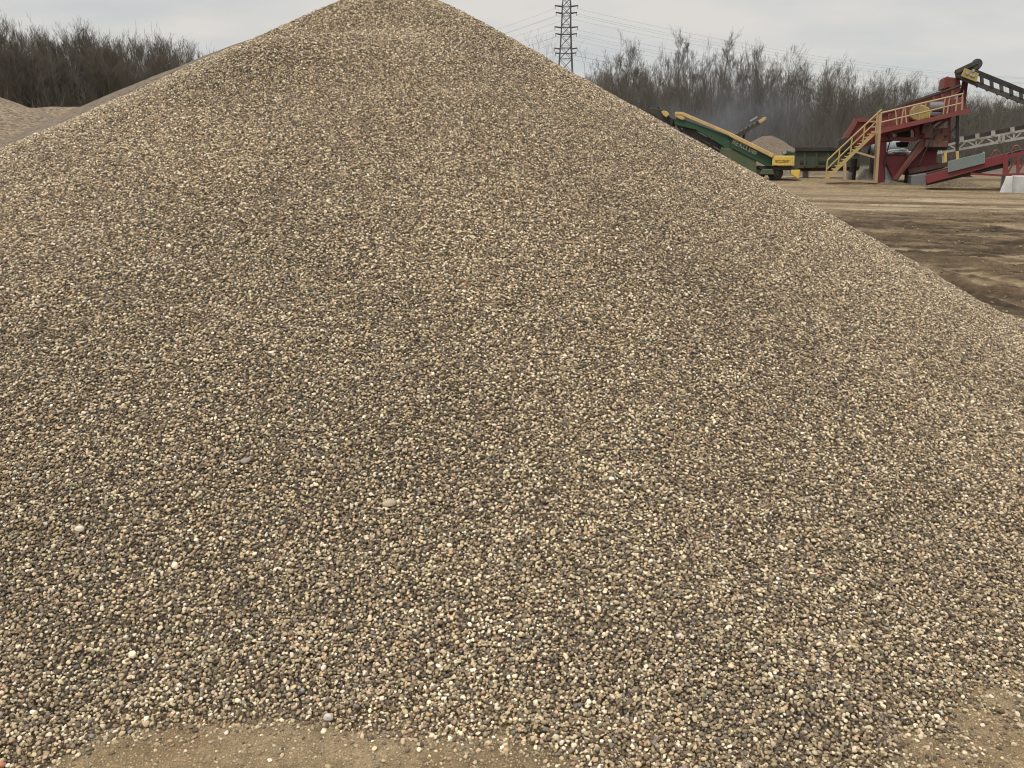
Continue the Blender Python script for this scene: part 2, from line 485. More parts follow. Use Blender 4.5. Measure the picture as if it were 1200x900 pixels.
def build_pile():
    # body under the stones
    X, Y = np.meshgrid(np.arange(-11, 9.01, .07), np.arange(.8, 19.5, .07), indexing='ij')
    Z = pile_s(X, Y)
    Z = Z - .012 - .04 * (1 - smooth(.0, .12, Z))
    zz = np.maximum.reduce([Z[:-1, :-1], Z[1:, :-1], Z[1:, 1:], Z[:-1, 1:]])
    body = link('gravel_pile', grid_mesh('gravel_pile', X, Y, Z, zz > -.06),
                gravel_surface('packed_gravel', (.05, .042, .032), (.16, .13, .095), .02))
    tag(body, 'huge cone of loose brown and beige rounded gravel filling the foreground', 'gravel pile')
    P = []; Nn = []; Sz = []
    for (d0, d1, big) in ((0, 4.2, 1.0), (4.2, 6.6, 1.05), (6.6, 40, 1.18)):
        for (step, dz, mean) in ((.0098, -.003, .0042), (.0146, .0030, .0050)):
            step *= big; mean *= big
            x, y = jitter_grid(-8.6, 6.9, .9, 12.5, step)
            az = np.degrees(np.arctan2(x, y)); dd = np.hypot(x, y)
            k = (np.abs(az) < np.where(dd < 7.5, 54, 42)) & (dd >= d0) & (dd < d1)
            x, y = x[k], y[k]
            z = pile_s(x, y); n = pile_n(x, y)
            v = np.stack([-x, -y, EYE - z], -1); v /= np.linalg.norm(v, axis=1)[:, None]
            f = (n * v).sum(1)
            k = (f > -.08) & (z > rng.normal(0, .010, len(z)))
            x, y, z, n = x[k], y[k], z[k], n[k]
            m = len(x)
            sz = np.clip(np.exp(rng.normal(math.log(mean), .24, m)), mean * .5, mean * 1.55)
            sz = np.where(rng.random(m) < .002, sz * rng.uniform(1.2, 1.5, m), sz)
            p = np.stack([x, y, np.maximum(z, ground_z(x, y))], -1) + n * (dz + rng.normal(0, .002, m))[:, None]
            P.append(p); Nn.append(n); Sz.append(sz)
    P = np.concatenate(P); Nn = np.concatenate(Nn); Sz = np.concatenate(Sz)
    print('pebbles', len(P))
    o = scatter('pebbles', P, Nn, Sz, .38, body)
    o['kind'] = 'stuff'
    # stones that rolled out over the sand
    x, y = jitter_grid(-2.2, 2.6, 1.25, 2.6, .02)
    d = -pile_s(x, y)
    k = (d > -.015) & (rng.random(len(x)) < .7 * np.exp(-np.clip(d, 0, 1) / .022) + .02)
    x, y = x[k], y[k]
    sz = np.clip(np.exp(rng.normal(math.log(.0042), .3, len(x))), .002, .008)
    p = np.stack([x, y, ground_z(x, y) + sz * .35], -1)
    o = scatter('loose_gravel', p, np.tile([0, 0, 1.], (len(x), 1)), sz, .25)
    tag(o, 'scattered stones rolled out onto the sand at the foot of the big pile', 'loose gravel', None, 'stuff')
    x, y = jitter_grid(-2.3, 2.8, 1.1, 2.7, .0082)
    k = (pile_s(x, y) < .02) & (np.abs(np.degrees(np.arctan2(x, y))) < 43)
    x, y = x[k], y[k]
    sz = np.exp(rng.normal(math.log(.0019), .4, len(x)))
    p = np.stack([x, y, ground_z(x, y) + sz * .2], -1)
    o = scatter('sand_grit', p, np.tile([0, 0, 1.], (len(x), 1)), sz, .5, None, 1.0, (.5, .8), .6)
    tag(o, 'coarse tan grit covering the sand in front of the big pile', 'grit', None, 'stuff')
    print('grit', len(x))
    # clods and stray stones on the yard
    x, y = jitter_grid(3, 34, 8, 46, .2)
    d = np.hypot(x, y)
    k = (rng.random(len(x)) < np.where(y < 25, .30, .16)) & (x / y > .30) & (x / y < .80) & (fbm(x * .7, y * .7, 90, 3) > .42)
    x, y, d = x[k], y[k], d[k]
    sz = np.clip(np.exp(rng.normal(math.log(.013), .4, len(x))), .006, .032)
    p = np.stack([x, y, ground_z(x, y) + sz * .25], -1)
    o = scatter('dirt_clods', p, np.tile([0, 0, 1.], (len(x), 1)), sz, .4, None, .5, (.5, .8), .45)
    tag(o, 'brown clods and stray stones strewn over the rutted yard', 'dirt clods', None, 'stuff')


# ------------------------------------------------------------------ ground
# direction of the wheel tracks on the yard
TD = np.array([.885, -.465]); TN = np.array([.465, .885])


def on_yard(px, py):
    u, v = (px - 600) / F, (450 - py) / F
    t = EYE / (SP - v * CP)
    return u * t, (CP + v * SP) * t


TRACKS = [  # course, half width, pale or dark
    (((1070, 309), (1110, 317), (1150, 325), (1230, 341)), .11, 1), (((1085, 318), (1130, 327), (1230, 347)), .07, 1), (((1155, 342), (1185, 350), (1230, 362)), .10, 1),
    (((1105, 329), (1150, 343), (1195, 358), (1230, 370)), .16, -1), (((1030, 287), (1100, 291), (1230, 302)), .12, 1), (((1050, 296), (1130, 303), (1230, 312)), .10, 1),
    (((1040, 291), (1110, 296), (1230, 306)), .14, -1), (((960, 252), (1080, 258), (1230, 268)), .16, 1), (((960, 236), (1050, 238), (1120, 239), (1180, 242)), .5, -1),
    (((1000, 268), (1100, 274), (1230, 282)), .15, 1), (((1010, 272), (1110, 279), (1230, 288)), .16, -1)]
TRACKS = [([on_yard(*p) for p in c], w * (1.0 if c[0][1] > 300 else 1.5), k) for c, w, k in TRACKS]


def track_mask(x, y):
    """+1 along pressed pale wheel marks, -1 along dark wet ones"""
    x = np.asarray(x, float); y = np.asarray(y, float)
    full = np.zeros(x.shape)
    near = (y > 6) & (y < 40) & (x > 2) & (x < 32)
    if not near.any(): return full
    x = x[near]; y = y[near]
    out = np.zeros_like(x)
    for c, w, k in TRACKS:
        best = np.full_like(x, 9.0)
        for (ax, ay), (bx, by) in zip(c[:-1], c[1:]):
            dx, dy = bx - ax, by - ay
            t = np.clip(((x - ax) * dx + (y - ay) * dy) / (dx * dx + dy * dy), 0, 1)
            best = np.minimum(best, np.hypot(x - ax - t * dx, y - ay - t * dy))
        best = best + .12 * (fbm(x * 1.6, y * 1.6, 97, 3) - .5)
        out = out + k * np.exp(-(best / w) ** 2)
    full[near] = np.clip(out, -1, 1)
    return full


def ground_z(x, y):
    d = np.hypot(x, y)
    z = .36 * smooth(41, 52, .407 * x + .914 * y) + .6 * smooth(55, 100, d)
    z = z + .006 * (fbm(x * 3, y * 3, 60, 3) - .5) * (1 - smooth(3, 6, d))
    yard = smooth(4.5, 7.5, d) * (1 - smooth(58, 75, d))
    a = x * TD[0] + y * TD[1]; p = x * TN[0] + y * TN[1]
    p = p + .5 * (fbm(a * .06, p * .1, 61, 2) - .5)
    rut = fbm(a * .035, p * 2.8, 62, 3) - .5
    wide = fbm(a * .04, p * 1.3, 63, 2) - .5
    clod = fbm(a * 2.2, p * 4.5, 64, 3) - .5
    small = fbm(x * 14, y * 14, 65, 2) - .5
    churn = smooth(8.0, 9.5, y) * (1 - smooth(23.5, 25.5, y + 1.5 * (fbm(x * .2, y * .2, 67, 2) - .5)))
    z = z + yard * (rut * (.05 + .09 * churn) + wide * .05 + clod * (.02 + .085 * churn) + small * (.010 + .02 * churn))
    z = z - yard * .05 * np.abs(track_mask(x, y))
    return z


def build_ground():
    az = np.concatenate([np.linspace(-180, -46, 34)[:-1], np.linspace(-46, 4, 230)[:-1], np.linspace(4, 40, 640)[:-1], np.linspace(40, 180, 34)])
    r = np.concatenate([[.02, .2, .5, .8], np.geomspace(1.0, 5.5, 130)[:-1], np.geomspace(5.5, 62, 520)[:-1], np.geomspace(62, 1500, 40)])
    A, RR = np.meshgrid(np.radians(az), r, indexing='ij')
    X = RR * np.sin(A); Y = RR * np.cos(A)
    Z = ground_z(X, Y)
    me = grid_mesh('ground', X, Y, Z)
    x, y = X.ravel(), Y.ravel()
    d = np.hypot(x, y)
    a = x * TD[0] + y * TD[1]; p = x * TN[0] + y * TN[1]
    p = p + .5 * (fbm(a * .06, p * .1, 61, 2) - .5)
    streak = fbm(a * .035, p * 2.8, 62, 3) * .6 + fbm(a * .05, p * 5.0, 70, 3) * .4
    fine = fbm(a * .8, p * 4.0, 71, 3)
    lump = fbm(a * 1.7, p * 5.0, 64, 2)
    dash = fbm(a * 2.6, p * 7.0, 91, 2)
    lump2 = fbm(x * 1.3, y * 1.3, 83, 4)
    dry = np.array([.20, .148, .088]); damp = np.array([.078, .052, .029]); pale = np.array([.34, .27, .175]); sand = np.array([.245, .182, .106]); forest = np.array([.10, .08, .055])
    w = smooth(23.5, 26.0, y + 2.0 * (streak - .5) + 1.0 * (fbm(x * .25, y * .25, 72, 3) - .5))      # dry behind, damp churned dirt in front
    w = np.maximum(w, .4 * smooth(.52, .66, lump) * smooth(.3, .6, dash))                          # dried tops of the clods
    w = np.maximum(w, .5 * smooth(.55, .61, streak) * (.5 + .5 * smooth(.4, .6, fine)))
    w = w * (.35 + .65 * smooth(11, 17, y))
    damp_ = damp[None] * ((.65 + .7 * lump2) * (1 - .5 * smooth(.48, .36, dash) * smooth(.52, .4, lump)))[:, None]
    damp_ = damp_ * (1 - .32 * smooth(.46, .40, streak))[:, None]
    dry_ = dry[None] * (.7 + .6 * lump2)[:, None]
    c = damp_ * (1 - w)[:, None] + dry_ * w[:, None]

    def lay(c, k, col): return c * (1 - k)[:, None] + col[None] * k[:, None]
    # pale dust strips at the near border of the dry part, wet streaks in it
    c = lay(c, .7 * smooth(.50, .62, fbm(a * .11 + 3, p * .9, 73, 4)) * smooth(.30, .62, fbm(x * .7, y * .9, 80, 4)) * smooth(24, 25.5, y) * (1 - smooth(31, 37, y)), pale)
    c = lay(c, .75 * smooth(.53, .62, fbm(a * .06 + 5, p * 1.1, 75, 3)) * smooth(24, 27, y) * (1 - .5 * smooth(36, 44, y)), damp * 1.4)
    # wheel tracks pressed pale across the damp dirt
    tr = 0 * p
    for q0, wd in ((12.0, .09), (12.6, .06), (13.6, .07), (10.55, .07), (9.6, .09), (9.2, .05), (15.2, .10), (8.6, .08), (17.4, .12), (19.3, .1)):
        tr = np.maximum(tr, np.exp(-((p - q0 + .5 * (fbm(a * .12, p * 0 + q0, 78, 2) - .5)) / wd) ** 4) * smooth(.30, .5, fbm(a * .3, p * 0 + q0 * 3, 79, 2)))
    c = lay(c, .55 * tr * smooth(.35, .6, fine) * smooth(6.5, 8, d), dry * 1.25)
    tm = track_mask(x, y) * smooth(.22, .42, fbm(x * 2, y * 2, 98, 3))
    c = lay(c, .9 * np.clip(tm, 0, 1), dry * 1.2)
    c = lay(c, .75 * np.clip(-tm, 0, 1), damp * .6)
    k = 1 - smooth(3.0, 5.0, d)
    sn = (.78 + .5 * fbm(x * 2.2, y * 2.2, 76, 4))[:, None]
    dampsand = smooth(.50, .62, fbm(x * 3.1 + 4, y * 3.1, 77, 4))[:, None] * np.array([.18, .22, .26])
    c = c * (1 - k)[:, None] + (sand[None] * sn * (1 - dampsand)) * k[:, None]
    k = smooth(58, 72, d)
    c = c * (1 - k)[:, None] + forest[None] * k[:, None]
    at = me.attributes.new('dirt', 'FLOAT_COLOR', 'POINT')
    at.data.foreach_set('color', np.concatenate([c, np.ones((len(c), 1))], 1).astype(np.float32).ravel())
    o = link('ground', me, dirt_mat())
    tag(o, None, None, None, 'structure')


def stone(name, px, py, size, c, label, seed, flat=.55):
    """a single odd stone lying on the pile, where the sight line meets it"""
    lo, hi = 1.0, 9.0
    for i in range(50):
        mid = (lo + hi) / 2
        w = W(px, py, mid)
        if w.z > max(float(pile_s(np.array(w.x), np.array(w.y))), 0): lo = mid
        else: hi = mid
    w = W(px, py, lo)
    n = pile_n(np.array([w.x]), np.array([w.y]))[0]
    bm = bmesh.new(); bmesh.ops.create_icosphere(bm, subdivisions=4, radius=1)
    for v in bm.verts:
        q = v.co
        k = 1 + .22 * math.sin(q.x * 2.1 + seed) * math.cos(q.y * 1.7 - seed * 2) + .12 * math.sin(q.z * 3 + seed * 3 + q.x)
        v.co = Vector((q.x * k, q.y * k * .72, q.z * k * flat)) * size
    nv = Vector(n); ax = (Vector((1, 0, .12)) - nv * nv.dot(Vector((1, 0, .12)))).normalized()
    rot = Matrix((ax, nv.cross(ax), nv)).transposed().to_4x4()
    bmesh.ops.transform(bm, matrix=rot, verts=bm.verts)
    me = bpy.data.meshes.new(name); bm.to_mesh(me); bm.free()
    me.polygons.foreach_set('use_smooth', np.full(len(me.polygons), True))
    o = link(name, me, stone_mat(name + '_surface', c))
    o.location = w + Vector(n) * size * flat * .75
    return tag(o, label, 'stone')


# ------------------------------------------------------------------ stockpiles further away
def heap(name, cx, cy, top, slope, rx, ry, flat, mat, label, seed, cat='gravel pile', rough=.2, step=.2):
    gx, gy = np.meshgrid(np.arange(-1.05, 1.051, step / rx), np.arange(-1.05, 1.051, step / ry), indexing='ij')
    X = cx + gx * rx; Y = cy + gy * ry
    rr = np.sqrt((gx * rx / rx) ** 2 + gy ** 2 + 1e-6)
    rad = (rx + ry) / 2
    h = top - slope * np.maximum(np.sqrt(((rr - flat) * rad).clip(0) ** 2 + .35 ** 2) - .35, 0)
    h = h + rough * (fbm(X * .35, Y * .35, seed, 4) - .5) + .06 * (fbm(X * 2.2, Y * 2.2, seed + 9, 3) - .5)
    zz = np.maximum.reduce([h[:-1, :-1], h[1:, :-1], h[1:, 1:], h[:-1, 1:]])
    o = link(name, grid_mesh(name, X, Y, h, zz > -.6), mat)
    return tag(o, label, cat)


def build_far_piles():
    g1 = gravel_surface('fine_brown_gravel', (.06, .043, .028), (.27, .205, .13), .075, 1.0, .5)
    g2 = gravel_surface('fine_dark_gravel', (.05, .037, .025), (.20, .15, .10), .055, 1.0, .5)
    g3 = gravel_surface('brown_sand', (.085, .062, .042), (.16, .118, .08), .10, .8, .5)
    a = W(-75, 100, 21)
    heap('gravel_pile', a.x, a.y, a.z, .36, 6.5, 7, .05, g1, 'smooth brown gravel stockpile at the left edge, in front of the dark wood', 81)
    b = W(74, 126, 27)
    heap('gravel_pile', b.x, b.y + 4, b.z, .6, 11.5, 7.5, .62, g1, 'low flat topped gravel stockpile between the left stockpile and the big cone', 83)
    heap('gravel_pile', -4.0, 15, 3.55, .45, 8.6, 8.6, 0.0, g2, 'brown gravel stockpile showing as thin strip along left slope of the big cone', 85, rough=.08)
    d = W(900, 160, 62)
    heap('sand_pile', d.x, d.y, d.z, .62, 6, 6, .03, g3, 'small rounded brown sand pile behind the green and yellow screener', 87, 'sand pile')
    k = W(928, 200, 66)
    heap('dirt_berm', k.x, k.y, k.z, .5, 6.5, 2.2, .5, g3, 'low pale brown dirt bank under the dark green feed hopper', 89, 'dirt bank')
    k = W(1163, 204, 57)
    heap('dirt_pile', k.x, k.y, k.z, .42, 3.4, 3, .1, g3, 'brown dirt pile under the red conveyor beside the concrete block', 91, 'dirt pile')


# ------------------------------------------------------------------ woods
def tree_proto(seed, H, spread, lean, dense, fork=False, twig=.0075, low=.14):
    r = random.Random(seed)
    tv, tf, cv, cf = [], [], [], []

    def tube(V, Fc, pts, rads, n):
        base = len(V)
        for i, p in enumerate(pts):
            d = (pts[min(i + 1, len(pts) - 1)] - pts[max(i - 1, 0)])
            d = d.normalized() if d.length > 1e-6 else Vector((0, 0, 1))
            u = Vector((1, 0, 0)) if abs(d.x) < .8 else Vector((0, 1, 0))
            a = d.cross(u).normalized(); b = a.cross(d)
            for k in range(n):
                t = 2 * math.pi * k / n
                V.append(tuple(p + (a * math.cos(t) + b * math.sin(t)) * rads[i]))
        for i in range(len(pts) - 1):
            for k in range(n):
                Fc.append((base + i * n + k, base + i * n + (k + 1) % n, base + (i + 1) * n + (k + 1) % n, base + (i + 1) * n + k))

    def path(p, d, ln, segs, wob, up):
        pts = [p.copy()]
        for i in range(segs):
            d = (d + Vector((r.gauss(0, wob), r.gauss(0, wob), r.gauss(0, wob) + up))).normalized()
            p = p + d * ln / segs
            pts.append(p.copy())
        return pts

    def side(d, ang):
        u = Vector((r.gauss(0, 1), r.gauss(0, 1), r.gauss(0, 1)))
        u = (u - d * u.dot(d)).normalized()
        return (d * math.cos(ang) + u * math.sin(ang)).normalized()

    def branch(p, d, ln, rad, lv):
        segs = (6, 4, 3, 2)[min(lv - 1, 3)]
        pts = path(p, d, ln, segs, .07 + .03 * lv, .10)
        rads = [max(twig * .6, rad * (1 - .8 * i / segs)) for i in range(segs + 1)]
        tube(cv, cf, pts, rads, 4 if lv == 1 else 3)
        if lv >= 4: return
        cnt = int((5.5, 4, 2)[lv - 1] * dense + r.random())
        for k in range(cnt):
            t = r.uniform(.25, 1.0)
            i = min(int(t * segs), segs - 1)
            q = pts[i].lerp(pts[i + 1], t * segs - i)
            dd = (pts[i + 1] - pts[i]).normalized()
            l2 = ln * r.uniform(.42, .75) * (1.1 - .45 * t)
            branch(q, side(dd, r.uniform(.22, .6)), max(l2, .3), max(twig, rad * .45 * (1 - .5 * t)), lv + 1)

    stems = [(Vector((0, 0, -.4)), Vector((lean, 0, 1)).normalized(), H * .9, .009 * H + .02)]
    if fork:
        for k in range(5):
            an = k * 1.257 + r.uniform(-.4, .4); le2 = r.uniform(.16, .38)
            stems.append((Vector((0, 0, H * r.uniform(.08, .22))), Vector((math.cos(an) * le2, math.sin(an) * le2, 1)).normalized(), H * r.uniform(.6, .76), .0075 * H))
    for (p, d, ln, rad) in stems:
        segs = 9
        pts = path(p, d, ln, segs, .03, .03)
        rads = [max(.014, rad * (1 - .9 * (i / segs) ** .9)) for i in range(segs + 1)]
        tube(tv, tf, pts, rads, 7)
        for k in range(int(10 * dense / (2.0 if fork else 1)) + 2):
            t = 1.0 if k < 2 else r.uniform(low, .97)
            i = min(int(t * segs), segs - 1)
            q = pts[i].lerp(pts[i + 1], t * segs - i)
            dd = (pts[i + 1] - pts[i]).normalized()
            l2 = ln * spread * (.55 + 1.0 * (1 - t)) * r.uniform(.7, 1.15)
            if k < 2:
                branch(q, side(dd, r.uniform(.1, .35)), ln * r.uniform(.14, .22), .013, 2)
                continue
            branch(q, side(dd, r.uniform(.35, .75)), max(l2, .5), max(.015, rad * .42 * (1.15 - t)), 1)

    def mk(nm, V, Fc):
        f = np.array(Fc, np.int32)
        return mesh_np(nm, np.array(V), f.ravel(), np.full(len(f), 4))
    return mk('trunk', tv, tf), mk('crown', cv, cf), H


def build_woods():
    grey = bark_mat('grey_bark', (.088, .077, .062), (.155, .136, .11))
    brown = bark_mat('dark_brown_bark', (.075, .062, .046), (.135, .115, .088))
    P = []
    PD = []
    for i, (H, sp, le, de, fk) in enumerate(((12, .36, .03, 1.15, False), (12, .31, -.06, 1.25, False), (12, .31, .05, 1.1, True), (12, .28, .04, 1.05, False),
                                             (12, .34, -.05, 1.15, True), (12, .40, .08, 1.2, False), (12, .32, .0, 1.3, True))):
        P.append(tree_proto(100 + i, H, sp * 1.12, le, de, fk, .009, .34))
        if i < 5: PD.append(tree_proto(200 + i, H, sp * 1.1, le, de * 1.12, fk, .0105))
    slim = tree_proto(300, 12, .09, .0, 1.0)
    pair = tree_proto(301, 14, .27, .0, 1.25, True, .0105)
    cnt = [0]

    def tree(name, proto, x, y, h, rz, mat, label, group, width=1.0):
        tr, cr, H = proto
        z = float(ground_z(np.array(x), np.array(y)))
        e = empty(name, (x, y, z), label, 'tree', group)
        s = h / H
        e.scale = (s * width, s * width, s); e.rotation_euler = (0, 0, rz)
        for nm, me in (('trunk', tr), ('crown', cr)):
            o = bpy.data.objects.new(nm, me); COL.objects.link(o); o.parent = e
            if not me.materials: me.materials.append(mat)
            o.material_slots[0].link = 'OBJECT'; o.material_slots[0].material = mat
        cnt[0] += 1
        return e

    def by_px(px, top, Y):
        w = W(px, top, Y)
        return w.x, w.y, w.z - float(ground_z(np.array(w.x), np.array(w.y)))

    # trees one can point at
    for nm, px, top, Y, pr, wd, lab in (
            ('slim_tree', 689, 58, 88, slim, .9, 'slim dark tree standing alone just right of the lattice pylon'),
            ('bare_tree', 735, 47, 90, P[4], .8, 'round topped bare tree between the slim tree and the tall pair'),
            ('bare_tree', 806, 41, 84, pair, .7, 'left one of the two tallest bare trees above the green machine'),
            ('bare_tree', 842, 43, 84, pair, .85, 'right one of the two tallest bare trees above the green machine, spreading like a fan'),
            ('bare_tree', 887, 62, 86, P[6], .85, 'dense crowned bare tree just right of the tall pair')):
        x, y, h = by_px(px, top, Y)
        tree(nm, pr, x, y, h, rnd.uniform(0, 6.28), grey, lab, 'bare trees behind the machinery', wd)
    for px, top, Y in ((627, 47, 150), (634, 44, 150), (640, 52, 155), (650, 50, 155)):
        x, y, h = by_px(px, top, Y)
        tree('slim_tree', slim, x, y, h, rnd.uniform(0, 6.28), grey, 'faint thin tree rising behind the slope just left of the pylon', 'thin far trees left of the pylon', .8)
    # wood behind the machinery
    out = [(660, 98), (700, 82), (715, 74), (735, 72), (765, 76), (785, 72), (806, 70), (825, 76), (842, 72), (865, 82), (885, 72), (905, 75), (920, 70), (945, 68), (960, 74), (985, 68), (1000, 80),
           (1020, 92), (1040, 84), (1062, 92), (1075, 80), (1090, 88), (1110, 104), (1130, 110), (1150, 110), (1200, 114), (1300, 118)]
    ox = [p[0] for p in out]; oy = [p[1] for p in out]
    lab = 'bare grey tree in the dense leafless wood behind the machinery'
    for row, (Y, n, lo, hi) in enumerate(((82, 20, 4, 50), (87, 26, 0, 42), (93, 32, -5, 34), (100, 36, -5, 26), (108, 40, -2, 22))):
        for k in range(n):
            px = 672 + (1260 - 672) * (k + rnd.uniform(.1, .9)) / n
            top = float(np.interp(px, ox, oy)) + 5 + rnd.uniform(lo, hi)
            Yk = Y + rnd.uniform(-2.5, 2.5)
            x, y, h = by_px(px, top, Yk)
            tree('bare_tree', rnd.choice(P), x, y, h, rnd.uniform(0, 6.28), grey, lab, 'bare trees behind the machinery', rnd.uniform(.75, 1.05))
    # darker wood on the left
    out = [(-60, 30), (5, 31), (25, 35), (45, 37), (70, 38), (85, 31), (100, 34), (118, 36), (135, 42), (155, 44), (175, 43), (190, 47), (205, 51), (218, 56), (232, 60), (262, 62)]
    ox = [p[0] for p in out]; oy = [p[1] for p in out]
    lab = 'bare dark tree in the shaded wood behind the left gravel stockpiles'
    for row, (Y, n, lo, hi) in enumerate(((62, 20, 8, 45), (66, 22, 2, 30), (71, 22, -2, 18), (77, 22, -2, 12))):
        for k in range(n):
            px = -45 + (262 + 45) * (k + rnd.uniform(.1, .9)) / n
            top = float(np.interp(px, ox, oy)) + rnd.uniform(lo, hi)
            Yk = Y + rnd.uniform(-2, 2)
            x, y, h = by_px(px, top, Yk)
            tree('bare_tree', rnd.choice(PD), x, y, h, rnd.uniform(0, 6.28), brown, lab, 'bare trees behind the left stockpiles', rnd.uniform(.75, 1.05))
    print('trees', cnt[0])

    # brush and saplings under and between the trees
    def stems(name, spots, label, cat, mat):
        V = []; Fc = []
        for (x, y, z, h, r0) in spots:
            p = Vector((x, y, z - .1)); d = Vector((rnd.gauss(0, .12), rnd.gauss(0, .12), 1)).normalized()
            n0 = len(V)
            segs = 3
            for i in range(segs + 1):
                rr = r0 * (1 - .75 * i / segs)
                for t in (0, 2.094, 4.189):
                    V.append((p.x + rr * math.cos(t), p.y + rr * math.sin(t), p.z))
                if i == segs: break
                d = (d + Vector((rnd.gauss(0, .12), rnd.gauss(0, .12), .02))).normalized()
                p = p + d * h / segs
            for i in range(segs):
                for k in range(3):
                    Fc.append((n0 + i * 3 + k, n0 + i * 3 + (k + 1) % 3, n0 + i * 3 + 3 + (k + 1) % 3, n0 + i * 3 + 3 + k))
            for b in range(9):                     # side shoots
                t = rnd.uniform(.2, 1)
                q = Vector((x, y, z)).lerp(p, t)
                dd = Vector((rnd.gauss(0, .55), rnd.gauss(0, .55), rnd.uniform(.3, 1.0))).normalized()
                l = h * rnd.uniform(.18, .38); e = q + dd * l
                n1 = len(V); w = r0 * .35
                for c, ww in ((q, w), (e, w * .4)):
                    for t2 in (0, 2.094, 4.189):
                        V.append((c.x + ww * math.cos(t2), c.y + ww * math.sin(t2), c.z))
                for k in range(3):
                    Fc.append((n1 + k, n1 + (k + 1) % 3, n1 + 3 + (k + 1) % 3, n1 + 3 + k))
        f = np.array(Fc, np.int32)
        o = link(name, mesh_np(name, np.array(V), f.ravel(), np.full(len(f), 4)), mat)
        return tag(o, label, cat, None, 'stuff')

    sp = []
    for i in range(9500):
        Y = rnd.uniform(78, 116); px = rnd.uniform(655, 1290)
        x = W(px, 185, Y).x
        sp.append((x, Y, float(ground_z(np.array(x), np.array(Y))), rnd.uniform(1.5, 4.0) * (1 if Y < 92 else 1.5), rnd.uniform(.014, .032)))
    for i in range(8000):
        Y = rnd.uniform(112, 128); px = rnd.uniform(660, 1290)
        x = W(px, 185, Y).x
        sp.append((x, Y, float(ground_z(np.array(x), np.array(Y))), rnd.uniform(3.5, 8.6), rnd.uniform(.025, .05)))
    stems('undergrowth', sp, 'tangled grey saplings and brush filling the wood behind the machinery', 'undergrowth', grey)
    sp = []
    for i in range(7500):
        Y = rnd.uniform(58, 88); px = rnd.uniform(-70, 300)
        x = W(px, 185, Y).x
        hmax = 6.6 - 3.0 * max(0, px) / 260
        sp.append((x, Y, float(ground_z(np.array(x), np.array(Y))), rnd.uniform(2.5, hmax), rnd.uniform(.02, .045)))
    for i in range(5500):
        Y = rnd.uniform(88, 98); px = rnd.uniform(-70, 290)
        x = W(px, 185, Y).x
        sp.append((x, Y, float(ground_z(np.array(x), np.array(Y))), rnd.uniform(4.0, 10.0 - 4.6 * max(0, px) / 260), rnd.uniform(.025, .05)))
    stems('undergrowth', sp, 'dark tangled brush filling the wood behind the left gravel stockpiles', 'undergrowth', brown)


# ------------------------------------------------------------------ pylon and wires
def build_pylon():
    Y = 200.0
    base = W(661, 185, Y)
    gz = float(ground_z(np.array(base.x), np.array(Y)))
    root = empty('lattice_pylon', (base.x, Y, gz), 'dark steel lattice pylon with three pairs of cross arms rising behind the gravel pile', 'pylon')
    x0 = base.x
    px = lambda y: W(661, y, Y).z
    prof = [(gz, 3.2), (px(86), 1.62), (px(56), 1.25), (px(30), 1.02), (px(5), .92), (px(-26), .12)]
    hw = lambda z: float(np.interp(z, [p[0] for p in prof], [p[1] for p in prof]))
    top = prof[-1][0]
    tl = MB(); br = MB()
    zs = [p[0] for p in prof]
    for sx in (-1, 1):
        for sy in (-1, 1):
            for a, b in zip(zs[:-1], zs[1:]):
                tl.bar((x0 + sx * hw(a), Y + sy * hw(a), a), (x0 + sx * hw(b), Y + sy * hw(b), b), .20)
    z = gz; lv = [gz]
    while z < top - .8:
        z += max(1.0, 1.9 * hw(z)); lv.append(min(z, top))
    for a, b in zip(lv[:-1], lv[1:]):
        for s in (-1, 1):
            for (m, n) in ((-1, 1), (1, -1)):
                br.bar((x0 + m * hw(a), Y + s * hw(a), a), (x0 + n * hw(b), Y + s * hw(b), b), .085)
                br.bar((x0 + s * hw(a), Y + m * hw(a), a), (x0 + s * hw(b), Y + n * hw(b), b), .085)
            br.bar((x0 - hw(b), Y + s * hw(b), b), (x0 + hw(b), Y + s * hw(b), b), .09)
    tl.build('legs', M['lattice'], root)
    br.build('bracing', M['lattice'], root)
    ends = []
    for (ya, yb) in ((7.2, 15.2), (32, 40), (57, 62.5)):
        za, zb = px(ya), px(yb)
        arm = MB()
        for z in (za, zb):
            w = 2.62 if z == za else 2.4
            for sy in (-1, 1):
                for s in (-1, 1):
                    arm.bar((x0 + s * hw(z) * .9, Y + sy * .5, z - .1), (x0 + s * w, Y + sy * .12, z + .12), .2)
            arm.bar((x0 - hw(z), Y - .5, z - .1), (x0 + hw(z), Y - .5, z - .1), .16)
        arm.build('cross_arm', M['lattice'], root)
        ins = MB()
        for s in (-1, 1):
            for z, w in ((za, 2.55), (zb, 2.32)):
                ins.tube((x0 + s * w, Y, z + .1), (x0 + s * w, Y, z - .55), .07, 6)
                ends.append((Vector((x0 + s * w, Y, z - .55)), s))
        ins.build('insulator', M['dark'], root)
    # conductors: right span runs off the frame, left span goes away behind the pile
    pts = [(7.2, 15.2), (32, 40), (57, 62.5)]
    k = 0
    for (p, s) in ends:
        for (dx, dy, dz, sag, lab) in ((150, 62, -9.5, 3.0, 'right'), (-118, 120, -9, 3.5, 'left')):
            n = 26
            q = p + Vector((dx, dy, dz))
            path = [p.lerp(q, i / n) - Vector((0, 0, 4 * sag * (i / n) * (1 - i / n))) for i in range(n + 1)]
            m = MB()
            for a, b in zip(path[:-1], path[1:]): m.tube(a, b, .016, 4)
            o = m.build('power_line', M['wire'])
            tag(o, 'thin grey power line sagging from the lattice pylon towards the ' + lab + ' side of the photo', 'power line', 'power lines running ' + lab + ' from the pylon')
            k += 1


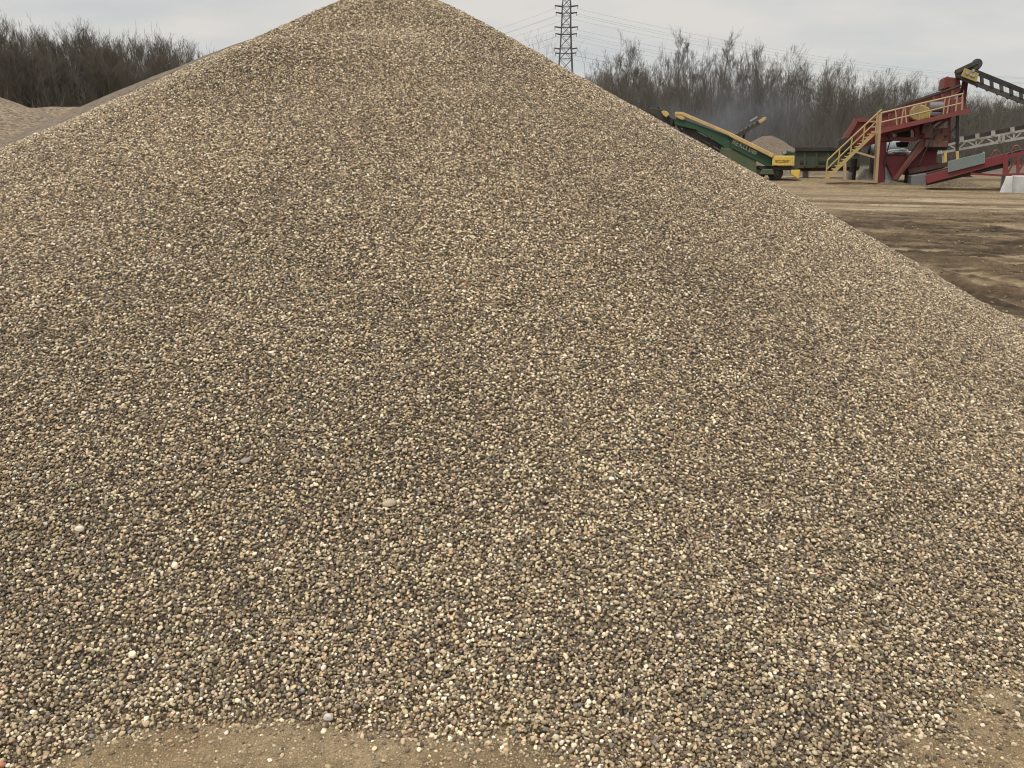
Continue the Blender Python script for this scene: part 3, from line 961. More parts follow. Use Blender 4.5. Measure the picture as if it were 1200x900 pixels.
# ------------------------------------------------------------------ machinery helpers
def poly(pts, Y):
    return [(W(x, y, Y).x, W(x, y, Y).z) for x, y in pts]


def pbar(m, a, b, Y, w, h=None):
    return m.bar(W(*a, Y), W(*b, Y), w, h or w)


def text(body, p, size, ang, mat, parent, name='lettering', sx=1.0):
    cu = bpy.data.curves.new(name, 'FONT'); cu.body = body; cu.size = size; cu.extrude = .006
    cu.align_x = 'LEFT'; cu.align_y = 'CENTER'
    o = bpy.data.objects.new(name, cu); COL.objects.link(o)
    cu.materials.append(mat)
    o.parent = parent
    pp = to_world(p) - parent.location
    o.matrix_local = Matrix.Translation(pp) @ Matrix.Rotation(-HEAD[0], 4, 'Z') @ Matrix.Rotation(-ang, 4, 'Y') @ Matrix.Rotation(math.pi / 2, 4, 'X') @ Matrix.Diagonal((sx, 1, 1, 1))
    return o


def build_screener():
    """green and yellow mobile screener half behind the pile"""
    Y = 50.0
    b = W(880, 207, Y)
    root = empty('mobile_screener', (b.x, Y, b.z), 'dark green screening machine with sloping yellow top rail, half hidden by the gravel pile', 'screening machine')
    # side boards of the sloping hopper conveyor
    m = MB()
    m.prism(poly([(793, 137), (856, 160), (853, 171), (850, 173), (815, 152), (790, 146)], Y), Y, Y + 2.4)
    m.build('upper_side_board', M['green'], root, .02)
    m = MB()
    m.prism(poly([(856, 160), (905, 184), (904, 195), (899, 195), (856, 173)], Y), Y - .12, Y + 2.5)
    m.build('lower_side_board', M['green'], root, .02)
    m = MB()
    m.prism(poly([(856.5, 174), (886, 187), (887, 203), (840, 203), (845, 172), (850, 174)], Y), Y - .04, Y + 2.4)
    m.build('side_panel', M['green_dull'], root, .02)
    m = MB()
    m.bar(W(791, 133, Y), W(801, 133.2, Y), .3, .16)
    m.bar(W(800, 133.6, Y), W(856, 157.5, Y), .3, .19)
    m.build('top_rail', M['tan'], root, .02)
    m = MB()
    m.bar(W(855.5, 157.6, Y - .2), W(906, 183, Y - .2), .34, .21)
    m.bar(W(855.5, 157.6, Y + 2.5), W(906, 183, Y + 2.5), .2, .24)
    m.build('top_rail', M['tan'], root, .02)
    m = MB()
    m.prism(poly([(905, 182.5), (931, 182.5), (930.5, 194), (904.5, 194)], Y), Y - .3, Y + 2.7)
    plate = m.build('hitch_box', M['bright'], root, .03)
    p = W(908.2, 189.2, Y - .312)
    text('MCCLOSKEY', p, .22, 0, M['dark_letter'], root, sx=.62)
    a, c = W(858.4, 165.6, Y - .13), W(889.5, 180.2, Y - .13)
    text('FINE ROCK Screen', a + Vector((0, 0, 0)), .42, math.atan2(c.z - a.z, c.x - a.x), M['letter'], root, sx=(c.x - a.x) / 3.35)
    m = MB()
    m.prism(poly([(927, 199), (937.5, 199), (936.3, 209), (934, 208.8), (926.5, 204)], Y), Y - .3, Y + .3)
    m.build('support_leg', M['bright'], root, .02)
    m = MB()
    m.prism(poly([(887, 195), (931, 195), (937, 199), (930, 199.5), (893, 199.5)], Y), Y + .1, Y + 2.3)
    m.build('chassis', M['dark'], root, .02)
    m = MB()
    m.prism(poly([(893, 198), (906, 198), (908, 205), (890, 205)], Y), Y - .1, Y + .5)
    m.build('fuel_tank', M['green_dull'], root, .05)
    for cx in (888.5, 909):
        c = W(cx, 203, Y)
        m = MB(); m.tube((c.x, Y + .2, c.z), (c.x, Y + .75, c.z), .42, 18)
        w = m.build('wheel', M['black'], root, .04)
        m = MB(); m.tube((c.x, Y + .15, c.z), (c.x, Y + .3, c.z), .2, 12)
        m.build('hub', M['dark'], w)
    # dark engine and discharge end at the top, frames underneath
    m = MB()
    m.prism(poly([(760, 127), (766, 126), (776, 128), (781, 133), (789, 140), (788, 148), (770, 138), (760, 131)], Y), Y + .1, Y + 2.2)
    m.prism(poly([(769, 124), (771.5, 124), (771.5, 128), (769, 128)], Y), Y + .6, Y + .9)
    m.prism(poly([(760.5, 125), (763, 125), (763, 128), (760.5, 128)], Y), Y + .6, Y + 1.2)
    m.build('engine_housing', M['black'], root, .03)
    m = MB()
    m.prism(poly([(775, 131), (778, 129.5), (782, 131), (784, 134.5), (781, 138), (777, 135)], Y), Y - .15, Y + .4)
    m.build('drum_guard', M['yellow'], root, .03)
    m = MB()
    m.prism(poly([(791, 134.5), (800, 135.5), (803.5, 138.5), (801, 141), (796, 139.5), (791.5, 137)], Y), Y - .13, Y + .3)
    m.build('head_guard', M['tan'], root, .03)
    m = MB()
    for (a, c, w) in (((786, 140), (850, 176), .22), ((800, 146), (850, 165), .15), ((812, 148), (820, 168), .14), ((830, 160), (838, 180), .14), ((800, 152), (845, 180), .2), ((822, 153), (846, 172), .1), ((790, 140), (800, 156), .14)):
        pbar(m, a, c, Y + .5, w); pbar(m, a, c, Y + 1.9, w)
    m.build('belt_frame', M['dark'], root)
    m = MB()
    m.prism(poly([(848, 168), (856, 164), (856, 205), (848, 203)], Y), Y - .02, Y + .3)
    m.build('corner_post', M['green'], root, .02)

    # stacker conveyor rising behind it
    Y = 54.0
    b = W(850, 195, Y)
    root = empty('stacker_conveyor', (b.x, Y, b.z), 'small dark conveyor with tan end plates rising to the right behind the green screener', 'conveyor')
    m = MB()
    m.bar(W(850, 166, Y), W(891, 141.5, Y), 1.0, .16)
    m.build('belt', M['grey'], root, .02)
    m = MB()
    for yy in (Y - .55, Y + .55):
        m.bar(W(850, 169, yy), W(890, 144.5, yy), .1, .14)
        for i in range(7):
            x = 852 + i * 5.6; y = 168 - (x - 850) * .61
            m.bar(W(x, y, yy), W(x + 2.6, y - 4, yy), .1)
    for i in range(8):
        x = 853 + i * 4.8; y = 167 - (x - 850) * .61
        q = W(x, y - .3, Y)
        m.tube((q.x, Y - .5, q.z), (q.x, Y + .5, q.z), .11, 8)
    m.build('frame', M['dark'], root)
    m = MB()
    m.prism(poly([(888.5, 142), (895, 137.5), (898, 138.5), (896.5, 141.5), (890, 145.5)], Y), Y - .7, Y + .7)
    m.build('head_plate', M['tan'], root, .02)
    m = MB(); m.bar(W(879, 142, Y - .3), W(887.5, 136.9, Y - .3), .5, .08)
    m.build('roller_cover', M['galv'], root)
    m = MB()
    pbar(m, (862, 164), (866, 200), Y, .2); pbar(m, (872, 156), (866, 200), Y, .14)
    m.build('support', M['dark'], root)


def build_feed_hopper():
    Y = 54.0
    b = W(958, 210, Y)
    root = empty('feed_hopper', (b.x, Y, b.z), 'long dark olive green steel feed hopper on legs behind the yellow stairs', 'hopper')
    m = MB()
    m.prism(poly([(931, 177), (1008, 177), (1008, 196), (931, 197.5), (929, 182)], Y), Y, Y + 2.6)
    bd = m.build('bin', M['olive'], root, .03)
    m = MB()
    m.bar(W(932, 175, Y), W(1009, 174.4, Y), .35, .26)
    m.bar(W(932, 175, Y + 2.6), W(1009, 174.4, Y + 2.6), .35, .26)
    m.build('rim', M['black'], root, .02)
    m = MB()
    for x in (943, 957, 971, 985):
        m.bar(W(x, 177.6, Y - .03), W(x, 195, Y - .03), .1, .12)
    m.build('ribs', M['olive'], root)
    for x in (937.5, 959.5):
        m = MB(); m.bar(W(x, 190, Y - .02), W(x + 8, 190, Y - .02), .08, .14)
        m.build('slot', M['black'], root)
    m = MB()
    m.prism(poly([(932, 197.5), (1008, 196.2), (1006, 200), (936, 201)], Y), Y + .3, Y + 2.2)
    m.build('chassis', M['rust'], root)
    for x in (944, 998):
        m = MB(); m.bar(W(x, 200, Y + .3), W(x, 211.5, Y + .3), .34); m.bar(W(x, 200, Y + 2.2), W(x, 211.5, Y + 2.2), .34)
        m.build('leg', M['dark'], root)
    m = MB()
    m.prism(poly([(915, 177), (922, 176), (930, 178), (930, 182.3), (917, 182.3)], Y), Y + .5, Y + 1.8)
    m.build('drive_unit', M['green'], root, .05)
    m = MB(); q = W(919.2, 178.6, Y + .3); m.tube((q.x, Y + .3, q.z), (q.x, Y + .52, q.z), .12, 10)
    m.build('drive_cap', M['galv'], root)


def build_plant():
    """red screening plant with yellow stairs and catwalk"""
    Y = 48.0
    b = W(1050, 214, Y)
    gz = b.z
    root = empty('screening_plant', (b.x, Y, gz), 'large red screening plant with a yellow railed catwalk and yellow stairs', 'screening plant')
    # --- stairs
    st = empty('stairs', W(967, 211, Y), None, None); st.parent = root; st.location = st.location - root.location
    A, B = (967.5, 210.5), (1026, 154.5)
    yn, yf = Y - 1.0, Y - .1
    m = MB()
    for yy in (yn, yf): m.bar(W(*A, yy), W(*B, yy), .06, .17)
    m.build('stringer', M['stair'], st)
    m = MB()
    n = 15
    for i in range(1, n):
        t = i / n
        q = W(A[0] + (B[0] - A[0]) * t, A[1] + (B[1] - A[1]) * t - 1.2, yn)
        m.box((q.x - .16, yn + .04, q.z - .025), (q.x + .16, yf - .04, q.z + .025))
    m.build('treads', M['tan'], st)
    for yy in (yn, yf):
        m = MB()
        up = Vector((0, 0, .98)); md = Vector((0, 0, .52))
        a, c = W(*A, yy), W(*B, yy)
        m.tube(a + up, c + up + Vector((.18, 0, .1)), .042, 8); m.tube(a + md, c + md, .036, 8)
        for t in (0.0, .25, .5, .75, 1.0):
            p = a.lerp(c, t); m.tube(p, p + up, .036, 8)
        m.build('handrail', M['stair'] if yy == yn else M['pink'], st)
    m = MB()
    m.bar(W(967, 211.2, yn), W(1026, 213, yn), .1, .1)
    m.bar(W(990, 190, yn), W(990, 211.5, yn), .14)
    m.bar(W(1003, 178, yn), W(1025, 184.5, yn), .1)
    m.bar(W(1032, 133, yn), W(1026.5, 214.5, yn), .13)
    m.bar(W(1028.5, 135, yf), W(1024.5, 213.5, yf), .12)
    m.bar(W(1021, 155, yn), W(1033, 155, yn), .12); m.bar(W(1020, 148.5, yn), W(1032, 148.5, yn), .07); m.bar(W(1019, 142.5, yn), W(1032, 142.5, yn), .07)
    m.build('stair_frame', M['pink'], st)
    # --- catwalk
    m = MB()
    a, c = W(1032, 153.6, Y - 1.0), W(1136, 129.4, Y - 1.0)
    m.bar(a, c, .12, .22)
    dk = (W(1032, 153.2, Y - .5), W(1136, 129, Y - .5)); m.bar(dk[0], dk[1], .98, .05)
    m.build('catwalk', M['red_old'], root)
    m = MB()
    m.tube(W(1032, 132.6, yn), W(1129, 109.8, yn), .045, 8)
    m.tube(W(1032, 143.6, yn), W(1128, 120.6, yn), .04, 8)
    for (x0, y0, x1, y1) in ((1049.3, 128.6, 1051.3, 149), (1058.8, 126.5, 1055.8, 148), (1060.3, 126, 1062.6, 146.5), (1078, 134, 1076.8, 143.3), (1085, 121, 1084, 130), (1090, 130, 1088.6, 140.3),
                             (1107.5, 115.2, 1105, 136.5), (1113, 114, 1109.5, 135.5), (1122, 111.6, 1119.5, 133), (1128, 110, 1127, 131.5)):
        m.tube(W(x0, y0, yn), W(x1, y1, yn), .036, 8)
    m.build('handrail', M['pink'], root)
    # --- screen box behind the railing
    m = MB()
    m.prism(poly([(1030, 136), (1064, 121), (1085, 114.5), (1110, 106), (1124, 101), (1127, 105), (1117, 116), (1130, 113), (1131, 129), (1034, 152.5)], Y), Y, Y + 2.3)
    m.build('screen_box', M['red_old'], root, .03)
    m = MB()
    for a, c in (((1029, 135.6), (1064, 120)), ((1064, 120), (1086, 113.2)), ((1086, 113.2), (1111, 105)), ((1111, 105), (1125, 99.6))):
        m.bar(W(*a, Y - .05), W(*c, Y - .05), .12, .09)
        m.bar(W(*a, Y + 2.3), W(*c, Y + 2.3), .12, .09)
    m.build('box_rim', M['dark'], root)
    m = MB()
    for x in (1042, 1053, 1094, 1104, 1116):
        yt = np.interp(x, [1030, 1064, 1110, 1124], [137, 122, 107, 103]); yb = 152 - (x - 1034) * .235
        m.bar(W(x, yt + 1, Y - .06), W(x - 1, yb, Y - .06), .1, .12)
    m.build('stiffeners', M['red_old'], root)
    m = MB()
    m.prism(poly([(1064, 135), (1066, 129), (1070, 124.5), (1075, 122.6), (1081, 124), (1088, 127.5), (1091, 131), (1090, 136), (1086, 140), (1077, 142.6), (1069, 141.5), (1065, 138.5)], Y), Y - .55, Y - .08)
    m.build('belt_guard', M['mustard'], root, .05)
    m = MB(); q = W(1097.5, 125.5, Y - .5)
    m.tube((q.x - .32, Y - .35, q.z), (q.x + .32, Y - .35, q.z), .27, 14); m.box((q.x - .25, Y - .6, q.z - .42), (q.x + .25, Y - .1, q.z - .25))
    m.build('motor', M['grey'], root, .02)
    # --- feed box on top
    m = MB()
    m.prism(poly([(1110, 89), (1126, 91), (1128, 101.5), (1108, 103)], Y), Y + .3, Y + 2.0)
    m.build('feed_box', M['red_old'], root, .03)
    m = MB(); m.prism(poly([(1108.2, 91), (1112, 88.6), (1112.6, 101), (1108, 103.6)], Y), Y + .15, Y + .32)  # thin plate in darker red puts the left face's shade into colour
    m.build('feed_box_shaded_face', M['red'], root)
    m = MB()
    for a, c in (((1130, 92), (1126, 113)), ((1133, 93), (1129, 128)), ((1121, 103), (1125, 112)), ((1128, 104), (1123.5, 112)), ((1125, 112), (1122, 130))):
        pbar(m, a, c, Y + .5, .13); pbar(m, a, c, Y + 1.6, .13)
    m.build('head_support', M['red'], root)
    # --- left hopper behind the stairs
    m = MB()
    m.prism(poly([(1004.5, 141), (1034, 141.5), (1036, 166), (1012, 172), (984, 172)], Y), Y + .5, Y + 3)
    m.build('side_hopper', M['red'], root, .02)
    m = MB()
    m.bar(W(1004, 140.4, Y + .45), W(1034, 141.3, Y + .45), .2, .2)
    m.bar(W(1003.5, 140.4, Y + .45), W(985, 171, Y + .45), .2, .24)
    m.build('hopper_rim', M['red_old'], root)
    m = MB()
    m.prism(poly([(984, 163), (1000, 159), (1004, 171), (981, 174)], Y), Y + .3, Y + 2.6)  # solid black block; the hopper's dark inside is put into its colour
    m.build('hopper_dark_inside', M['black'], root, .02)
    # --- frame
    m = MB()
    m.prism(poly([(1031, 154.5), (1046, 152), (1046, 166), (1031, 167)], Y), Y - .1, Y + 2.2)
    m.prism(poly([(1046, 152.5), (1083, 143), (1090, 143), (1086, 155), (1074, 160), (1070, 152), (1048, 157)], Y), Y - .05, Y + .15)
    m.build('main_girder', M['red'], root, .02)
    for (a, c) in (((1034.5, 166), (1032, 215.5)), ((1029, 166), (1025.5, 215.5))):
        m = MB(); pbar(m, a, c, Y, .34 if a[0] > 1030 else .16); pbar(m, a, c, Y + 2.2, .3)
        m.build('column', M['red'], root, .01)
    m = MB()
    pbar(m, (1030, 162.6), (1075, 163.3), Y - .12, .2, .2); pbar(m, (1030, 162.6), (1075, 163.3), Y + 2.3, .2)
    pbar(m, (1074, 143), (1075, 164), Y - .05, .25); pbar(m, (1083, 144), (1080, 160), Y - .05, .2)
    m.build('cross_beam', M['red'], root, .01)
    m = MB()
    m.prism(poly([(1055, 150), (1072, 147), (1072, 160), (1056, 161)], Y), Y + 1.2, Y + 2.4)
    m.build('vibrator_housing', M['olive'], root, .05)
    m = MB()
    m.prism(poly([(1056, 166), (1069, 166), (1067, 172), (1058, 172)], Y), Y + 1.0, Y + 2.2)
    m.build('chute_mouth', M['black'], root, .02)
    # V hopper
    m = MB()
    m.prism(poly([(1035, 183), (1066, 183), (1050.5, 209), (1046.5, 209)], Y), Y + .1, Y + 2.0)
    m.build('discharge_hopper', M['red'], root, .02)
    # lower body and diagonal chute
    m = MB()
    m.prism(poly([(1063, 200), (1068, 184), (1084, 171), (1100, 172), (1099, 190), (1110, 192), (1110, 196), (1088, 205), (1065, 206)], Y), Y + .3, Y + 2.1)
    m.build('lower_hopper', M['red'], root, .03)
    m = MB()
    m.prism(poly([(1088, 155), (1094, 150), (1099, 157), (1085, 171), (1068, 189), (1050, 212), (1045.5, 210), (1060, 189), (1076, 167)], Y), Y - .35, Y + .25)
    m.build('diagonal_chute', M['red_old'], root, .03)
    m = MB()
    q0, q1 = W(1090, 152, Y - .36), W(1049, 210.5, Y - .36)
    m.bar(q0, q1, .06, .1)
    m.build('chute_rib', M['rust'], root)
    m = MB()
    m.prism(poly([(1064, 198), (1112, 190), (1112, 195), (1066, 204)], Y), Y + .1, Y + .35)
    m.build('skirt', M['rust'], root, .01)
    m = MB(); q = W(1098.5, 162, Y)
    m.tube((q.x, Y - .45, q.z), (q.x, Y + 1.9, q.z), .46, 22)
    dr = m.build('drum', M['rust'], root, .03)
    m = MB(); m.tube((q.x, Y - .56, q.z), (q.x, Y - .46, q.z), .22, 18)
    m.build('drum_cover', M['rust'], dr, .02)
    m = MB()
    for (x, y, w_, h_) in ((1088, 154, .2, .35), (1107, 155, .16, .2), (1091, 168, .3, .2), (1104, 169, .26, .16), (1085, 147, .16, .4)):
        q2 = W(x, y, Y - .4); m.box((q2.x - w_, Y - .55, q2.z - h_), (q2.x + w_, Y + .6, q2.z + h_))
    m.build('drive_housing', M['rust'], root, .04)
    m = MB()
    for (a_, c_) in (((1091, 145), (1108, 139)), ((1096, 150), (1118, 134)), ((1076, 158), (1098, 142)), ((1072, 150), (1086, 166)), ((1112, 135), (1113, 168))):
        pbar(m, a_, c_, Y - .2, .12)
    m.build('strut', M['red'], root)
    m = MB()
    hs = [W(1100, 150, Y - .6), W(1094, 158, Y - .75), W(1088, 170, Y - .7), W(1083, 180, Y - .6), W(1078, 193, Y - .5)]
    for p_, q_ in zip(hs[:-1], hs[1:]): m.tube(p_, q_, .035, 6)
    hs = [W(1040, 157, Y - .2), W(1043, 166, Y - .3), W(1040, 176, Y - .3), W(1036, 190, Y - .25), W(1037, 210, Y - .25)]
    for p_, q_ in zip(hs[:-1], hs[1:]): m.tube(p_, q_, .03, 6)
    m.build('hose', M['black'], root)
    m = MB(); m.prism(poly([(1084, 171), (1110, 172), (1108, 176), (1086, 175)], Y), Y - .3, Y + 1.7)  # black slab painted in for the dark shadow beneath the drum
    m.build('drum_shadow', M['black'], root)
    m = MB(); q = W(1109.4, 153.4, Y - .1); m.tube((q.x, Y - .25, q.z), (q.x, Y, q.z), .12, 10)
    pbar(m, (1110, 160), (1123, 145), Y, .07)
    m.build('brace', M['rust'], root)
    m = MB(); pbar(m, (1122, 131), (1121.6, 178), Y, .13); pbar(m, (1122, 131), (1121.6, 178), Y + 2, .13)
    m.build('rear_leg', M['dark'], root)
    for x0, y0, x1, y1 in ((1107.7, 177.5, 1107.7, 190), (1121.6, 177, 1121.9, 187.5)):
        m = MB(); pbar(m, (x0, y0), (x1, y1), Y - .6, .13); m.build('marker_post', M['yellow'], root)
    m = MB()
    m.prism(poly([(1064, 205.5), (1084, 202.5), (1084.5, 219), (1063, 221)], Y), Y - 1.2, Y + 1.2)
    m.build('footing', M['grey'], root, .02)
    m = MB(); m.prism(poly([(1084.6, 210), (1101, 207), (1101, 217.5), (1084.6, 218.5)], Y), Y - .4, Y + 1.2)
    m.build('drive_box', M['black'], root, .02)

    # --- things standing behind and under it
    Yt = 52.5
    q0, q1 = W(1017.5, 171.5, Yt), W(1053, 171.5, Yt)
    root2 = empty('storage_tank', (q0.x, Yt, q0.z - .75), 'pale blue horizontal tank behind the legs of the red plant', 'tank')
    m = MB(); m.tube((q0.x, Yt, q0.z), (q1.x, Yt, q1.z), .50, 24); m.build('tank_shell', M['pale_blue'], root2, .04, True)
    m = MB(); m.tube((q0.x - .03, Yt, q0.z), (q0.x + .08, Yt, q0.z), .56, 24); m.build('end_ring', M['dark'], root2)
    m = MB()
    for t in (.2, .8):
        c = q0.lerp(q1, t); m.box((c.x - .1, Yt - .4, gz - .05), (c.x + .1, Yt + .4, q0.z - .42))
    m.build('cradle', M['dark'], root2)
    # sacks
    bags = ((1040, 179.5, .34, .6), (1046, 181, .42, .2), (1054, 179, .5, 1.2), (1060, 180.5, .4, 2.1))
    for i, (x, y, s, ph) in enumerate(bags):
        q = W(x, y, Y + 2.9)
        bm = bmesh.new(); bmesh.ops.create_icosphere(bm, subdivisions=3, radius=1)
        for v in bm.verts:
            c = v.co; k = 1 + .18 * math.sin(c.x * 4 + ph) * math.cos(c.y * 3 + ph) + .08 * math.sin(c.z * 9 + ph)
            v.co = Vector((c.x * s * 1.25 * k, c.y * s * k, c.z * s * .42 * k))
        me = bpy.data.meshes.new('sack'); bm.to_mesh(me); bm.free()
        me.polygons.foreach_set('use_smooth', np.full(len(me.polygons), True))
        o = link('sack', me, M['white']); o.location = to_world(q)
        tag(o, ('small white sack next to the red column, leftmost on the red ledge', 'white sack second from the left on the red ledge',
                'largest white sack on the red ledge under the pale blue tank', 'white sack at the right end of the red ledge beside the diagonal chute')[i], 'sack', 'white sacks under the tank')
    m = MB(); q0, q1 = W(1036, 183.5, Y + 2.9), W(1066, 183.5, Y + 2.9)
    m.box((q0.x, Y + 2.3, q0.z - .1), (q1.x, Y + 3.5, q0.z - .02)); m.build('ledge', M['red'], root)
    # pale sheeting
    for i, (pts, yy, lab) in enumerate(((((1034, 215), (1036, 196), (1039, 193), (1044, 194), (1047, 205), (1048, 215)), Y + 1.2, 'pale crumpled sheet hanging beside the red column under the plant'),
                           (((1003, 214), (1007, 203), (1012, 197), (1017, 196), (1022, 200), (1024, 214)), Y + 2.2, 'heap of pale crumpled sheeting on the ground under the yellow stairs'))):
        pl = poly(pts, yy); zt = max(p[1] for p in pl); zb = min(p[1] for p in pl); xl = min(p[0] for p in pl); xr = max(p[0] for p in pl)
        gx, gy = np.meshgrid(np.linspace(xl, xr, 40), np.linspace(-.8, .8, 30), indexing='ij')
        tops = np.interp(gx, [p[0] for p in pl], [p[1] for p in pl]) - zb
        Z = zb - .05 + tops * (1 - (gy / .8) ** 2).clip(0) ** .6 + .22 * (fbm(gx * 3.5, gy * 3.5 + 4, 95, 3) - .5)
        o = link('sheeting', grid_mesh('sheeting', gx, yy + gy, Z), M['sheet' if i else 'white']); o.rotation_euler = (0, 0, -HEAD[0]); tag(o, lab, 'sheeting')
    for x, w, mt, lab in ((1001, .18, 'dark', 'thick dark steel post under the yellow stairs'), (994.5, .26, 'concrete', 'short pale post under the yellow stairs')):
        m = MB(); q = W(x, 202 if mt == 'concrete' else 186, Y + 1.6); m.tube((q.x, Y + 1.6, gz - .1), (q.x, Y + 1.6, q.z), w, 12)
        o = m.build('post', M[mt], None, .02); tag(o, lab, 'post')
    m = MB(); m.prism(poly([(1101.5, 209), (1113, 207.5), (1113, 217), (1101.5, 217)], 51), 51, 52.2)
    o = m.build('concrete_block', M['concrete'], None, .03); tag(o, 'small pale concrete block under the red conveyor', 'concrete block')


def build_conveyors():
    # --- overhead feed conveyor, black, upper right
    Y = 48.0
    b = W(1200, 214, Y)
    root = empty('feed_conveyor', (b.x, Y + 1, b.z), 'black overhead belt conveyor with a yellow head plate above the red plant', 'conveyor')
    y0, y1 = Y + .6, Y + 1.5
    top = lambda x: 87.0 + (x - 1150) * .405
    bot = lambda x: 95.6 + (x - 1140) * .385
    m = MB()
    for yy in (y0, y1):
        m.bar(W(1140, top(1140), yy), W(1300, top(1300), yy), .12, .22)
    m.bar(W(1134, top(1134) - .5, Y + 1.1), W(1300, top(1300) - .5, Y + 1.1), 1.0, .07)
    m.build('belt', M['black'], root)
    m = MB()
    for yy in (y0, y1):
        m.bar(W(1127, bot(1127) + .8, yy), W(1300, bot(1300) + .8, yy), .12, .22)
        x = 1150
        while x < 1296:
            m.bar(W(x, top(x), yy), W(x + 1, bot(x + 1), yy), .12, .16)
            x += 11.5
    x = 1146
    while x < 1296:
        q = W(x, bot(x) + 2, Y + 1.1); m.tube((q.x, y0, q.z), (q.x, y1, q.z), .09, 8); x += 12
    m.build('frame', M['dark'], root)
    m = MB()
    m.prism(poly([(1131, 78.6), (1148, 85.4), (1145, 95.4), (1126.5, 88.4)], Y), y0 - .22, y0 - .08)
    hp = m.build('head_plate', M['mustard'], root, .01)
    m = MB()
    for x, y in ((1133.5, 85.6), (1140.5, 82.6), (1138.3, 87.3), (1140.8, 88.3)):
        q = W(x, y, y0 - .25); m.tube((q.x, y0 - .27, q.z), (q.x, y0 - .21, q.z), .075, 10)
    m.build('bolt', M['galv'], hp)
    m = MB(); m.bar(W(1119.5, 85.5, Y + 1.1), W(1145, 73.8, Y + 1.1), 1.1, .22)
    q = W(1144, 76, Y + 1.1); m.tube((q.x, y0, q.z), (q.x, y1, q.z), .25, 14)
    m.build('belt_cover', M['dark'], root, .02)
    m = MB(); q = W(1127, 86.5, Y + 1.1); m.tube((q.x, y0, q.z), (q.x, y1, q.z), .28, 16)
    m.build('head_pulley', M['black'], root)
    m = MB()
    pbar(m, (1290, bot(1290)), (1290, 216), Y + .5, .2); pbar(m, (1290, bot(1290)), (1290, 216), Y + 1.7, .2)
    m.build('trestle', M['dark'], root)

    # --- white truss conveyor behind
    Y = 55.0
    b = W(1180, 208, Y)
    root = empty('truss_conveyor', (b.x, Y, b.z), 'long pale grey steel truss conveyor with a black belt, behind the red plant', 'conveyor')
    ut = lambda x: 170.5 - (x - 1105) * .185
    lt = lambda x: 178.5 - (x - 1105) * .180
    m = MB()
    for yy in (Y - .6, Y + .6):
        m.bar(W(1098, ut(1098), yy), W(1300, ut(1300), yy), .1, .12)
        m.bar(W(1098, lt(1098), yy), W(1300, lt(1300), yy), .1, .13)
        x = 1100; k = 0
        while x < 1292:
            a = (x, ut(x)) if k % 2 else (x, lt(x)); c = (x + 11, lt(x + 11)) if k % 2 else (x + 11, ut(x + 11))
            m.bar(W(*a, yy), W(*c, yy), .07)
            if k % 4 == 0: m.bar(W(x, ut(x), yy), W(x, lt(x), yy), .07)
            x += 11; k += 1
    m.bar(W(1171, 159, Y - .65), W(1171, 168, Y - .65), .1, .12); m.bar(W(1176, 158, Y - .65), W(1175.5, 166, Y - .65), .16, .14); m.bar(W(1160, 168.4, Y - .65), W(1176, 166, Y - .65), .1, .13)
    m.build('truss', M['galv'], root)
    m = MB()
    m.bar(W(1098, ut(1098) - 4, Y), W(1300, ut(1300) - 4, Y), 1.1, .2)
    m.build('belt', M['black'], root)
    m = MB()
    for x in (1127, 1145.5, 1164, 1186.5, 1208, 1230, 1252, 1274):
        m.bar(W(x, ut(x), Y - .62), W(x - .3, ut(x) - 6.5, Y - .62), .12, .2)
    m.build('roller_bracket', M['galv'], root)
    m = MB()
    for x in (1106, 1290):
        pbar(m, (x, lt(x)), (x, 208), Y - .5, .16); pbar(m, (x, lt(x)), (x, 208), Y + .5, .16)
    m.build('leg', M['galv'], root)

    # --- red product conveyor on the concrete block
    Y = 45.0
    b = W(1150, 216, Y)
    root = empty('product_conveyor', (b.x, Y, b.z), 'red framed belt conveyor rising to the right from the base of the red plant', 'conveyor')
    ct = lambda x: 209.5 - (x - 1086) * .262
    m = MB()
    for yy in (Y - .6, Y + .6):
        m.bar(W(1085, 210.5, yy), W(1178, ct(1178), yy), .1, .40)
    m.build('channel', M['red'], root, .01)
    m = MB()
    m.bar(W(1085, 214, Y), W(1182, 191.5, Y), 1.0, .25)
    m.build('return_belt', M['black'], root)
    m = MB()
    m.bar(W(1086, 204.5, Y), W(1300, 152, Y), 1.05, .16)
    m.build('belt', M['black'], root)
    m = MB()
    m.prism(poly([(1110, 189), (1152, 179), (1152.6, 191.2), (1110, 202)], Y), Y - .75, Y - .62)
    m.build('guard_panel', M['teal'], root, .01)
    m = MB(); pbar(m, (1152.6, 178), (1153, 191.5), Y - .7, .08); m.build('panel_edge', M['galv'], root)
    m = MB()
    for yy in (Y - .6, Y + .6):
        m.bar(W(1178, 184.5, yy), W(1300, 153.5, yy), .1, .16)
        m.bar(W(1178, 205, yy), W(1300, 203, yy), .1, .14)
        m.bar(W(1178.5, 180, yy), W(1178, 206, yy), .16, .2)
        for x in (1193, 1209, 1226, 1243): m.bar(W(x, 185 - (x - 1178) * .25, yy), W(x, 205, yy), .12)
        for x in (1193, 1209, 1226): m.bar(W(x - 1, 204, yy), W(x + 15, 184 - (x - 1164) * .25, yy), .07)
        m.bar(W(1180, 204, yy), W(1192, 184, yy), .07)
    m.bar(W(1137, 203.3, Y - .6), W(1180, 206, Y - .6), .09)
    m.build('truss', M['red'], root)
    m = MB()
